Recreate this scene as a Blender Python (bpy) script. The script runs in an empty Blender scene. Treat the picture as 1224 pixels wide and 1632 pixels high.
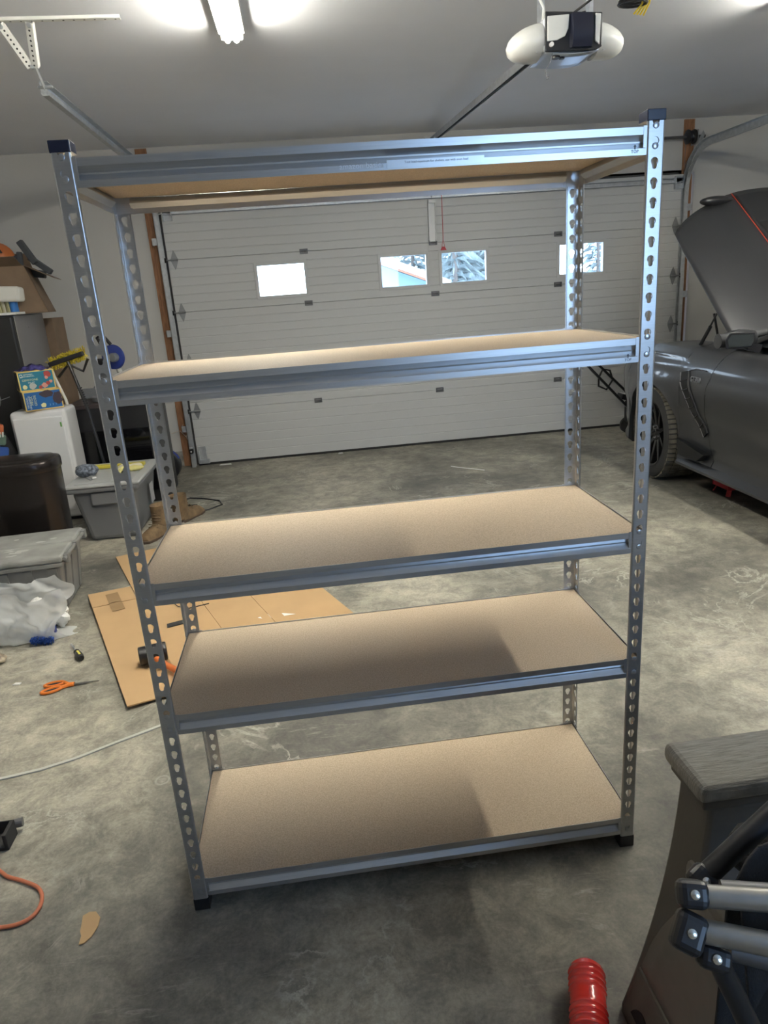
import bpy, bmesh, math, random
from mathutils import Matrix, Vector
from math import sin, cos, pi, radians
random.seed(7)
SC = bpy.context.scene
COL = SC.collection

# ------------------------------------------------------------------ camera
F_PX, W_PX, H_PX = 1122.25, 1224, 1632
CAM_LOC = Vector((0.4352, -1.523, 1.5331))
R_CAM = ((0.9913, -0.1150, -0.0643), (-0.0957, -0.2925, -0.9515), (0.0906, 0.9494, -0.3010))
def _rodr(r):
    t = r.length; k = r / t
    K = Matrix(((0, -k.z, k.y), (k.z, 0, -k.x), (-k.y, k.x, 0)))
    return Matrix.Identity(3) + K * sin(t) + (K @ K) * (1 - cos(t))
RC = _rodr(Vector((1.8697, -0.1569, 0.0139)))
cam_d = bpy.data.cameras.new('camera'); cam = bpy.data.objects.new('camera', cam_d); COL.objects.link(cam)
right, down, fwd = RC[0], RC[1], RC[2]
m = Matrix.Identity(4)
for i in range(3):
    m[i][0] = right[i]; m[i][1] = -down[i]; m[i][2] = -fwd[i]; m[i][3] = CAM_LOC[i]
cam.matrix_world = m
cam_d.sensor_fit = 'VERTICAL'; cam_d.sensor_height = 24.0; cam_d.lens = 24.0 * F_PX / H_PX
cam_d.clip_start = 0.02; cam_d.clip_end = 300
SC.camera = cam

# ------------------------------------------------------------------ world, daylight, exposure
w = bpy.data.worlds.new('sky'); SC.world = w; w.use_nodes = True
nt = w.node_tree; bg = nt.nodes['Background']
tcw = nt.nodes.new('ShaderNodeTexCoord'); sxw = nt.nodes.new('ShaderNodeSeparateXYZ')
rpw = nt.nodes.new('ShaderNodeValToRGB')
nt.links.new(tcw.outputs['Generated'], sxw.inputs[0]); nt.links.new(sxw.outputs['Z'], rpw.inputs[0])
rpw.color_ramp.elements[0].color = (0.80, 0.90, 1.0, 1); rpw.color_ramp.elements[0].position = 0.0
rpw.color_ramp.elements[1].color = (0.52, 0.72, 1.0, 1); rpw.color_ramp.elements[1].position = 0.8
nt.links.new(rpw.outputs[0], bg.inputs['Color']); bg.inputs['Strength'].default_value = 7.0
SC.view_settings.view_transform = 'Standard'; SC.view_settings.look = 'None'
SC.view_settings.gamma = 1.0; SC.view_settings.use_curve_mapping = False
SC.view_settings.exposure = 0.08
# daylight entering through the window in the wall behind the camera
ld = bpy.data.lights.new('window_daylight', 'AREA'); ld.shape = 'RECTANGLE'; ld.size = 1.1; ld.size_y = 1.2
ld.energy = 21; ld.color = (0.55, 0.78, 1.0)
lo = bpy.data.objects.new('window_daylight', ld); COL.objects.link(lo)
lo.location = (2.0, -2.92, 1.82); lo.rotation_euler = (radians(90), 0, 0)
TUBE_STRENGTH = 140.0

# ------------------------------------------------------------------ materials
MT = {}
def nodes_of(mt):
    return mt.node_tree.nodes, mt.node_tree.links, mt.node_tree.nodes['Principled BSDF']
def mat(name, col, rough=0.6, metal=0.0, noise=0.0, nscale=20.0, bump=0.0, bscale=200.0, coat=0.0, alpha=1.0, spec=None, stretch=None, trans=0.0, sheen=0.0):
    if name in MT: return MT[name]
    mt = bpy.data.materials.new(name); mt.use_nodes = True; MT[name] = mt
    N, L, p = nodes_of(mt)
    p.inputs['Base Color'].default_value = (*col, 1); p.inputs['Roughness'].default_value = rough
    p.inputs['Metallic'].default_value = metal; p.inputs['Coat Weight'].default_value = coat
    if coat: p.inputs['Coat Roughness'].default_value = 0.08
    if spec is not None: p.inputs['Specular IOR Level'].default_value = spec
    p.inputs['Alpha'].default_value = alpha; p.inputs['Transmission Weight'].default_value = trans
    tc = N.new('ShaderNodeTexCoord'); mp = N.new('ShaderNodeMapping'); L.new(tc.outputs['Object'], mp.inputs[0])
    if stretch: mp.inputs['Scale'].default_value = stretch
    if noise:
        nz = N.new('ShaderNodeTexNoise'); nz.inputs['Scale'].default_value = nscale; nz.inputs['Detail'].default_value = 5
        L.new(mp.outputs[0], nz.inputs['Vector'])
        rp = N.new('ShaderNodeMapRange'); rp.inputs['From Min'].default_value = 0.3; rp.inputs['From Max'].default_value = 0.7
        rp.inputs['To Min'].default_value = 1 - noise; rp.inputs['To Max'].default_value = 1 + noise
        L.new(nz.outputs['Fac'], rp.inputs[0])
        mx = N.new('ShaderNodeVectorMath'); mx.operation = 'SCALE'; mx.inputs[0].default_value = col
        L.new(rp.outputs[0], mx.inputs['Scale']); L.new(mx.outputs[0], p.inputs['Base Color'])
    if bump:
        nb = N.new('ShaderNodeTexNoise'); nb.inputs['Scale'].default_value = bscale; nb.inputs['Detail'].default_value = 3
        L.new(mp.outputs[0], nb.inputs['Vector'])
        bp = N.new('ShaderNodeBump'); bp.inputs['Strength'].default_value = bump; bp.inputs['Distance'].default_value = 0.003
        L.new(nb.outputs['Fac'], bp.inputs['Height']); L.new(bp.outputs[0], p.inputs['Normal'])
    return mt
def emis(name, col, s):
    mt = bpy.data.materials.new(name); mt.use_nodes = True; N, L, p = nodes_of(mt); MT[name] = mt
    p.inputs['Base Color'].default_value = (0.9, 0.9, 0.9, 1)
    p.inputs['Emission Color'].default_value = (*col, 1); p.inputs['Emission Strength'].default_value = s
    return mt

galv = mat('galvanised_steel', (0.58, 0.59, 0.60), 0.31, 0.88, noise=0.05, nscale=6, stretch=(3, 3, 60))
galv_beam = mat('galvanised_beam', (0.58, 0.59, 0.60), 0.32, 0.88, noise=0.05, nscale=6, stretch=(2, 60, 60))
trackm = mat('track_steel', (0.52, 0.54, 0.56), 0.45, 0.75, noise=0.12, nscale=30)
darksteel = mat('dark_steel', (0.16, 0.16, 0.165), 0.5, 0.8)
blackpl = mat('black_plastic', (0.012, 0.012, 0.014), 0.38)
blackmatt = mat('black_matt', (0.015, 0.015, 0.016), 0.75)
bluecap = mat('cap_plastic', (0.02, 0.025, 0.05), 0.25)
whitep = mat('white_paint', (0.72, 0.72, 0.69), 0.55)
ceilm = mat('ceiling_paint', (0.78, 0.795, 0.84), 0.85, noise=0.02, nscale=2)
wallm = mat('wall_paint', (0.57, 0.56, 0.54), 0.8, noise=0.02, nscale=2)
doorm = mat('door_panel_white', (0.55, 0.555, 0.555), 0.5, bump=0.15, bscale=90)
wood = mat('jamb_wood', (0.32, 0.155, 0.075), 0.7, noise=0.3, nscale=14, stretch=(6, 6, 0.7))
rubber = mat('rubber', (0.02, 0.02, 0.02), 0.8)
cardm = mat('cardboard', (0.50, 0.325, 0.165), 0.8, noise=0.05, nscale=5)
cardin = mat('cardboard_dark', (0.20, 0.138, 0.09), 0.85, noise=0.1, nscale=8)
tapem = mat('packing_tape', (0.36, 0.235, 0.12), 0.25)
paperm = mat('white_paper', (0.8, 0.8, 0.78), 0.8)
concm = mat('rough_concrete', (0.3, 0.29, 0.26), 0.9, noise=0.35, nscale=18, bump=0.6, bscale=60)

def board_material():
    mt = mat('particle_board', (0.60, 0.455, 0.335), 0.55)
    N, L, p = nodes_of(mt)
    tc = N.new('ShaderNodeTexCoord')
    nz = N.new('ShaderNodeTexNoise'); nz.inputs['Scale'].default_value = 330; nz.inputs['Detail'].default_value = 3
    L.new(tc.outputs['Object'], nz.inputs['Vector'])
    rp = N.new('ShaderNodeValToRGB'); e = rp.color_ramp.elements
    e[0].position = 0.30; e[0].color = (0.44, 0.335, 0.225, 1); e[1].position = 0.70; e[1].color = (0.66, 0.53, 0.385, 1)
    L.new(nz.outputs['Fac'], rp.inputs[0])
    n2 = N.new('ShaderNodeTexNoise'); n2.inputs['Scale'].default_value = 3; L.new(tc.outputs['Object'], n2.inputs['Vector'])
    mx = N.new('ShaderNodeMix'); mx.data_type = 'RGBA'; mx.inputs[0].default_value = 0.08
    L.new(rp.outputs[0], mx.inputs[6]); L.new(n2.outputs['Fac'], mx.inputs[7]); mx.blend_type = 'OVERLAY'
    L.new(mx.outputs[2], p.inputs['Base Color'])
    return mt
boardm = board_material()

def floor_material():
    mt = mat('concrete_floor', (0.3, 0.29, 0.25), 0.6)
    N, L, p = nodes_of(mt)
    tc = N.new('ShaderNodeTexCoord')
    def noise(s, d=6, vec=None, dist=0.0, rough=0.6):
        n = N.new('ShaderNodeTexNoise'); n.inputs['Scale'].default_value = s; n.inputs['Detail'].default_value = d
        n.inputs['Distortion'].default_value = dist; n.inputs['Roughness'].default_value = rough
        L.new(vec if vec else tc.outputs['Object'], n.inputs['Vector']); return n
    def ramp(src, stops):
        r = N.new('ShaderNodeValToRGB'); L.new(src, r.inputs[0])
        el = r.color_ramp.elements
        while len(el) < len(stops): el.new(0.5)
        for q, (pos, c) in zip(el, stops): q.position = pos; q.color = (*c, 1)
        return r
    big = noise(0.9, 8, dist=0.15)
    base = ramp(big.outputs['Fac'], [(0.36, (0.105, 0.100, 0.087)), (0.49, (0.208, 0.197, 0.166)), (0.62, (0.36, 0.336, 0.278))])
    med = noise(9.0, 12, dist=0.35, rough=0.80)
    m2 = ramp(med.outputs['Fac'], [(0.40, (0.27, 0.27, 0.27)), (0.60, (0.72, 0.71, 0.685))])
    mx = N.new('ShaderNodeMix'); mx.data_type = 'RGBA'; mx.blend_type = 'OVERLAY'; mx.inputs[0].default_value = 0.75
    L.new(base.outputs[0], mx.inputs[6]); L.new(m2.outputs[0], mx.inputs[7])
    # trowel swirls and pale scuffs
    mp = N.new('ShaderNodeMapping'); mp.inputs['Scale'].default_value = (1.2, 9, 1); mp.inputs['Rotation'].default_value = (0, 0, 0.5)
    L.new(tc.outputs['Object'], mp.inputs[0])
    sc = noise(3.2, 12, mp.outputs[0], 0.5, 0.8)
    sr = ramp(sc.outputs['Fac'], [(0.56, (0, 0, 0)), (0.66, (0.75, 0.75, 0.75))])
    mk = noise(1.4, 3)
    mr = ramp(mk.outputs['Fac'], [(0.42, (0, 0, 0)), (0.62, (1, 1, 1))])
    mm = N.new('ShaderNodeMath'); mm.operation = 'MULTIPLY'
    L.new(sr.outputs[0], mm.inputs[0]); L.new(mr.outputs[0], mm.inputs[1])
    m3 = N.new('ShaderNodeMix'); m3.data_type = 'RGBA'
    L.new(mm.outputs[0], m3.inputs[0]); L.new(mx.outputs[2], m3.inputs[6]); m3.inputs[7].default_value = (0.46, 0.44, 0.38, 1)
    ln = noise(1.7, 8, None, 1.2, 0.62)
    lr = ramp(ln.outputs['Fac'], [(0.485, (0, 0, 0)), (0.497, (.8, .8, .8)), (0.503, (.8, .8, .8)), (0.515, (0, 0, 0))])
    lk = noise(2.6, 4); lkr = ramp(lk.outputs['Fac'], [(0.50, (0, 0, 0)), (0.62, (1, 1, 1))])
    lm_ = N.new('ShaderNodeMath'); lm_.operation = 'MULTIPLY'; L.new(lr.outputs[0], lm_.inputs[0]); L.new(lkr.outputs[0], lm_.inputs[1])
    m3b = N.new('ShaderNodeMix'); m3b.data_type = 'RGBA'
    L.new(lm_.outputs[0], m3b.inputs[0]); L.new(m3.outputs[2], m3b.inputs[6]); m3b.inputs[7].default_value = (0.43, 0.41, 0.35, 1); m3 = m3b
    # dried ring marks
    vo = N.new('ShaderNodeTexVoronoi'); vo.inputs['Scale'].default_value = 2.6; L.new(tc.outputs['Object'], vo.inputs['Vector'])
    vr = ramp(vo.outputs['Distance'], [(0.030, (0.30, 0.30, 0.30)), (0.045, (0, 0, 0)), (0.052, (0.8, 0.8, 0.8)), (0.062, (0.8, 0.8, 0.8)), (0.072, (0, 0, 0))])
    sx = N.new('ShaderNodeSeparateColor'); L.new(vo.outputs['Color'], sx.inputs[0])
    gt = N.new('ShaderNodeMath'); gt.operation = 'GREATER_THAN'; gt.inputs[1].default_value = 0.55; L.new(sx.outputs[0], gt.inputs[0])
    m4m = N.new('ShaderNodeMath'); m4m.operation = 'MULTIPLY'; L.new(vr.outputs[0], m4m.inputs[0]); L.new(gt.outputs[0], m4m.inputs[1])
    m4n = N.new('ShaderNodeMath'); m4n.operation = 'MULTIPLY'; m4n.inputs[1].default_value = 0.55; L.new(m4m.outputs[0], m4n.inputs[0])
    m4 = N.new('ShaderNodeMix'); m4.data_type = 'RGBA'
    L.new(m4n.outputs[0], m4.inputs[0]); L.new(m3.outputs[2], m4.inputs[6]); m4.inputs[7].default_value = (0.42, 0.41, 0.36, 1)
    # fine grit
    gr = noise(95, 4)
    grr = ramp(gr.outputs['Fac'], [(0.3, (0.38, 0.38, 0.38)), (0.7, (0.62, 0.62, 0.62))])
    m5 = N.new('ShaderNodeMix'); m5.data_type = 'RGBA'; m5.blend_type = 'OVERLAY'; m5.inputs[0].default_value = 0.6
    L.new(m4.outputs[2], m5.inputs[6]); L.new(grr.outputs[0], m5.inputs[7])
    L.new(m5.outputs[2], p.inputs['Base Color'])
    rr = N.new('ShaderNodeMapRange'); rr.inputs['To Min'].default_value = 0.38; rr.inputs['To Max'].default_value = 0.72
    L.new(med.outputs['Fac'], rr.inputs[0]); L.new(rr.outputs[0], p.inputs['Roughness'])
    bp = N.new('ShaderNodeBump'); bp.inputs['Strength'].default_value = 0.25; bp.inputs['Distance'].default_value = 0.004
    L.new(med.outputs['Fac'], bp.inputs['Height']); L.new(bp.outputs[0], p.inputs['Normal'])
    return mt
floorm = floor_material()

def glass_material(name, tint=(0.95, 0.98, 1.0), gloss=0.08):
    mt = bpy.data.materials.new(name); mt.use_nodes = True; MT[name] = mt
    N = mt.node_tree.nodes; L = mt.node_tree.links; N.clear()
    out = N.new('ShaderNodeOutputMaterial'); tr = N.new('ShaderNodeBsdfTransparent'); gl = N.new('ShaderNodeBsdfGlossy')
    tr.inputs[0].default_value = (*tint, 1); gl.inputs['Roughness'].default_value = 0.02
    mx = N.new('ShaderNodeMixShader'); mx.inputs[0].default_value = gloss
    L.new(tr.outputs[0], mx.inputs[1]); L.new(gl.outputs[0], mx.inputs[2]); L.new(mx.outputs[0], out.inputs[0])
    return mt
glassm = glass_material('window_glass')
blueglass = glass_material('sky_dimming_glass', (0.36, 0.50, 0.72), 0.06)  # tint put in to dim and blue the sky through the rear pane

# ------------------------------------------------------------------ mesh helpers
WORLD = {}
def link(o, parent=None):
    COL.objects.link(o)
    if parent: o.parent = parent
def meta(o, label=None, cat=None, group=None, kind=None):
    if label: o['label'] = label
    if cat: o['category'] = cat
    if group: o['group'] = group
    if kind: o['kind'] = kind
    return o
def thing(name, loc, label=None, cat=None, group=None, kind=None, rot=(0, 0, 0)):
    o = bpy.data.objects.new(name, None); o.empty_display_size = 0.1; COL.objects.link(o)
    o.location = loc; o.rotation_euler = rot
    WORLD[o.name] = Matrix.LocRotScale(Vector(loc), __import__('mathutils').Euler(rot), None)
    return meta(o, label, cat, group, kind)
def perp(d):
    d = d.normalized(); a = Vector((0, 0, 1)) if abs(d.z) < 0.9 else Vector((1, 0, 0))
    u = d.cross(a).normalized(); return u, d.cross(u).normalized()
class MB:
    def __init__(s): s.v = []; s.f = []
    def add(s, vs, fs):
        b = len(s.v); s.v += [Vector(v) for v in vs]; s.f += [[b + i for i in f] for f in fs]; return s
    def box(s, x0, x1, y0, y1, z0, z1):
        return s.add([(x, y, z) for z in (z0, z1) for y in (y0, y1) for x in (x0, x1)],
                     [(0, 2, 3, 1), (4, 5, 7, 6), (0, 1, 5, 4), (2, 6, 7, 3), (0, 4, 6, 2), (1, 3, 7, 5)])
    def obox(s, c, sx, sy, sz, rot):          # oriented box, rot = 3x3 matrix
        c = Vector(c); vs = []
        for z in (-sz / 2, sz / 2):
            for y in (-sy / 2, sy / 2):
                for x in (-sx / 2, sx / 2): vs.append(c + rot @ Vector((x, y, z)))
        return s.add(vs, [(0, 2, 3, 1), (4, 5, 7, 6), (0, 1, 5, 4), (2, 6, 7, 3), (0, 4, 6, 2), (1, 3, 7, 5)])
    def bar(s, a, b, wd, th, up=(0, 0, 1)):   # rectangular bar from a to b
        a = Vector(a); b = Vector(b); d = (b - a).normalized(); u = d.cross(Vector(up)).normalized(); v = u.cross(d)
        vs = []
        for p in (a, b):
            for i, j in ((-1, -1), (1, -1), (1, 1), (-1, 1)): vs.append(p + u * wd / 2 * i + v * th / 2 * j)
        return s.add(vs, [(3, 2, 1, 0), (4, 5, 6, 7), (0, 1, 5, 4), (1, 2, 6, 5), (2, 3, 7, 6), (3, 0, 4, 7)])
    def cyl(s, a, b, r, n=16, r2=None, cap=True):
        a = Vector(a); b = Vector(b); u, v = perp(b - a); r2 = r if r2 is None else r2
        vs = [a + (u * cos(2 * pi * i / n) + v * sin(2 * pi * i / n)) * r for i in range(n)] + \
             [b + (u * cos(2 * pi * i / n) + v * sin(2 * pi * i / n)) * r2 for i in range(n)]
        fs = [(i, (i + 1) % n, n + (i + 1) % n, n + i) for i in range(n)]
        if cap: fs += [tuple(range(n))[::-1], tuple(range(n, 2 * n))]
        return s.add(vs, fs)
    def lathe(s, a, axis, prof, n=24, closed=False):   # prof = [(t, r)] along axis from a
        a = Vector(a); d = Vector(axis).normalized(); u, v = perp(d); vs = []; fs = []
        for t, r in prof:
            vs += [a + d * t + (u * cos(2 * pi * i / n) + v * sin(2 * pi * i / n)) * r for i in range(n)]
        k = len(prof)
        for j in range(k if closed else k - 1):
            for i in range(n): fs.append((j * n + i, j * n + (i + 1) % n, ((j + 1) % k) * n + (i + 1) % n, ((j + 1) % k) * n + i))
        if not closed: fs += [tuple(range(n))[::-1], tuple(range((k - 1) * n, k * n))]
        return s.add(vs, fs)
    def tube(s, pts, r, n=8, closed=False):
        pts = [Vector(p) for p in pts]; vs = []; fs = []; k = len(pts); u = None
        for i, p in enumerate(pts):
            d = (pts[min(i + 1, k - 1)] - pts[max(i - 1, 0)]).normalized()
            if u is None: u, v = perp(d)
            else:
                u = (u - d * u.dot(d)); u = u.normalized() if u.length > 1e-6 else perp(d)[0]; v = d.cross(u)
            rr = r[i] if isinstance(r, (list, tuple)) else r
            vs += [p + (u * cos(2 * pi * j / n) + v * sin(2 * pi * j / n)) * rr for j in range(n)]
        for i in range(k - 1):
            for j in range(n): fs.append((i * n + j, i * n + (j + 1) % n, (i + 1) * n + (j + 1) % n, (i + 1) * n + j))
        fs += [tuple(range(n))[::-1], tuple(range((k - 1) * n, k * n))]
        return s.add(vs, fs)
    def prism(s, poly, o, ux, uy, depth):      # 2d polygon in plane (o,ux,uy) extruded by depth vector
        o = Vector(o); ux = Vector(ux); uy = Vector(uy); dp = Vector(depth); n = len(poly)
        a = [o + ux * p[0] + uy * p[1] for p in poly]
        return s.add(a + [q + dp for q in a], [tuple(range(n))[::-1], tuple(range(n, 2 * n))] + [(i, (i + 1) % n, n + (i + 1) % n, n + i) for i in range(n)])
    def loft(s, rings, caps=True):
        n = len(rings[0]); vs = [p for r in rings for p in r]; fs = []
        for j in range(len(rings) - 1):
            for i in range(n): fs.append((j * n + i, j * n + (i + 1) % n, (j + 1) * n + (i + 1) % n, (j + 1) * n + i))
        if caps: fs += [tuple(range(n))[::-1], tuple(range((len(rings) - 1) * n, len(rings) * n))]
        return s.add(vs, fs)
    def grid(s, fn, nu, nv):
        vs = [fn(i / nu, j / nv) for j in range(nv + 1) for i in range(nu + 1)]
        return s.add(vs, [(j * (nu + 1) + i, j * (nu + 1) + i + 1, (j + 1) * (nu + 1) + i + 1, (j + 1) * (nu + 1) + i) for j in range(nv) for i in range(nu)])
    def sphere(s, c, r, nu=16, nv=10, sc=(1, 1, 1)):
        c = Vector(c); rings = []
        for j in range(nv + 1):
            th = pi * (0.02 + 0.96 * j / nv)
            rings.append([c + Vector((sin(th) * cos(2 * pi * i / nu) * r * sc[0], sin(th) * sin(2 * pi * i / nu) * r * sc[1], cos(th) * r * sc[2])) for i in range(nu)])
        return s.loft(rings)
    def build(s, name, material, parent=None, smooth=False, bevel=0, seg=2, solid=0, sub=0, ang=35):
        vs = s.v
        loc = None
        if parent is not None:
            Wm = WORLD[parent.name]; inv = Wm.inverted(); vs = [inv @ v for v in vs]
        else:
            xs = [v.x for v in vs]; ys = [v.y for v in vs]; zs = [v.z for v in vs]
            loc = Vector(((min(xs) + max(xs)) / 2, (min(ys) + max(ys)) / 2, min(zs))); vs = [v - loc for v in vs]
        me = bpy.data.meshes.new(name); me.from_pydata([tuple(v) for v in vs], [], s.f)
        bm = bmesh.new(); bm.from_mesh(me); bmesh.ops.recalc_face_normals(bm, faces=bm.faces); bm.to_mesh(me); bm.free()
        me.materials.append(material)
        o = bpy.data.objects.new(name, me); link(o, parent)
        if loc is not None: o.location = loc; WORLD[o.name] = Matrix.Translation(loc)
        else: WORLD[o.name] = WORLD[parent.name].copy()
        if smooth:
            for p in me.polygons: p.use_smooth = True
            bm = bmesh.new(); bm.from_mesh(me)
            for e in bm.edges:
                if len(e.link_faces) == 2 and e.calc_face_angle(0) > radians(ang): e.smooth = False
            bm.to_mesh(me); bm.free()
        if solid:
            md = o.modifiers.new('solid', 'SOLIDIFY'); md.thickness = solid; md.offset = 0
        if sub:
            md = o.modifiers.new('sub', 'SUBSURF'); md.levels = sub; md.render_levels = sub
        if bevel:
            md = o.modifiers.new('bevel', 'BEVEL'); md.width = bevel; md.segments = seg; md.limit_method = 'ANGLE'; md.angle_limit = radians(40)
            md.harden_normals = False
        return o
def copy_tree(o, parent=None, loc=None):
    c = o.copy(); COL.objects.link(c)
    if parent is not None: c.parent = parent
    if loc is not None: c.location = loc
    for ch in list(o.children): copy_tree(ch, c)
    return c
def text(body, size, material, o, ux, uy, parent, name='lettering', depth=0.0006, align='CENTER', sx=1.0):
    cu = bpy.data.curves.new(name, 'FONT'); cu.body = body; cu.size = size; cu.extrude = depth; cu.align_x = align; cu.align_y = 'CENTER'
    cu.resolution_u = 2
    t = bpy.data.objects.new(name, cu); COL.objects.link(t)
    me = bpy.data.meshes.new_from_object(t); COL.objects.unlink(t); bpy.data.objects.remove(t)
    ux = Vector(ux).normalized(); uy = Vector(uy).normalized(); uz = ux.cross(uy); o = Vector(o)
    inv = WORLD[parent.name].inverted() if parent else Matrix.Identity(4)
    for v in me.vertices: v.co = inv @ (o + ux * v.co.x * sx + uy * v.co.y + uz * v.co.z)
    me.materials.clear(); me.materials.append(material); me.name = name
    ob = bpy.data.objects.new(name, me); link(ob, parent); WORLD[ob.name] = WORLD[parent.name].copy() if parent else Matrix.Identity(4)
    return ob
def arc(c, r, a0, a1, n, plane='xz'):
    out = []
    for i in range(n + 1):
        a = radians(a0 + (a1 - a0) * i / n); p, q = r * cos(a), r * sin(a)
        out.append({'xz': (c[0] + p, c[1], c[2] + q), 'yz': (c[0], c[1] + p, c[2] + q), 'xy': (c[0] + p, c[1] + q, c[2])}[plane])
    return out
Z3 = Matrix.Identity(3)
def rotz(a): return Matrix.Rotation(a, 3, 'Z')
def S(o): return meta(o, kind='structure')

# ------------------------------------------------------------------ room shell
CEIL = 2.86; YW = 5.50; XL, XR, YB = -2.7, 6.4, -2.9
DX0, DX1, DZ = -0.71, 4.19, 2.40
S(MB().box(XL, XR, YB, YW + 0.35, -0.2, 0).build('floor', floorm))
S(MB().box(XL, XR, YB, YW + 0.2, CEIL, CEIL + 0.1).build('ceiling', ceilm))
wf = MB(); wf.box(XL, DX0 - 0.13, YW, YW + 0.15, 0.15, CEIL); wf.box(DX1 + 0.13, XR, YW, YW + 0.15, 0.15, CEIL)
wf.box(DX0 - 0.13, DX1 + 0.13, YW, YW + 0.15, DZ, CEIL)
S(wf.build('wall_front', wallm))
cb = MB(); cb.box(XL, DX0 - 0.13, YW + 0.005, YW + 0.16, 0, 0.15); cb.box(DX1 + 0.13, XR, YW + 0.005, YW + 0.16, 0, 0.15)
S(cb.build('trim_1', concm))
S(MB().box(XL - 0.1, XL, YB, YW, 0, CEIL).build('wall_left', wallm))
S(MB().box(XR, XR + 0.1, YB, YW, 0, CEIL).build('wall_right', wallm))
wb = MB(); WX0, WX1, WZ0, WZ1 = 1.42, 2.58, 1.2, 2.45
wb.box(XL, WX0, YB - 0.12, YB, 0, CEIL); wb.box(WX1, XR, YB - 0.12, YB, 0, CEIL)
wb.box(WX0, WX1, YB - 0.12, YB, 0, WZ0); wb.box(WX0, WX1, YB - 0.12, YB, WZ1, CEIL)
S(wb.build('wall_back', mat('back_wall_darkened', (.36, .35, .33), .7, noise=.15, nscale=4)))  # unseen wall toned darker to cut bounce light on the foreground
wn = thing('window_1', (2.0, YB, WZ0), kind='structure')
fr = MB()
for a in ((WX0, WX0 + .05, WZ0, WZ1), (WX1 - .05, WX1, WZ0, WZ1), (WX0, WX1, WZ0, WZ0 + .05), (WX0, WX1, WZ1 - .05, WZ1), (WX0, WX1, WZ0, WZ0 + .06)):
    fr.box(a[0], a[1], YB - 0.10, YB - 0.04, a[2], a[3])
fr.build('window_frame', whitep, wn)
MB().box(WX0 + .05, WX1 - .05, YB - .075, YB - .07, WZ0 + .05, WZ1 - .05).build('window_pane', blueglass, wn)
# timber jambs beside the big door
def jamb(n, x0, x1):
    j = MB(); j.box(x0, x1, YW - 0.015, YW + 0.13, 0, CEIL - 0.01); S(j.build(n, wood))
jamb('trim_2', DX0 - 0.145, DX0 - 0.045); jamb('trim_3', DX1 + 0.0, DX1 + 0.10)
b = MB(); b.box(DX0 - 0.06, DX0 + .03, YW, YW + 0.03, 0, DZ); b.box(DX1 - .03, DX1 + .06, YW, YW + 0.03, 0, DZ); b.box(DX0 - 0.06, DX1 + .06, YW, YW + 0.03, DZ - .05, DZ + .02)
for z in (0.54, 1.0, 1.46, 1.92): b.box(DX0, DX1, YW - .006, YW - .001, z - .008, z + .008)
S(b.build('trim_4', mat('light_leak_strip', (.06, .06, .06), .7)))  # strips added behind seams and jambs to block leaking daylight

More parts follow.
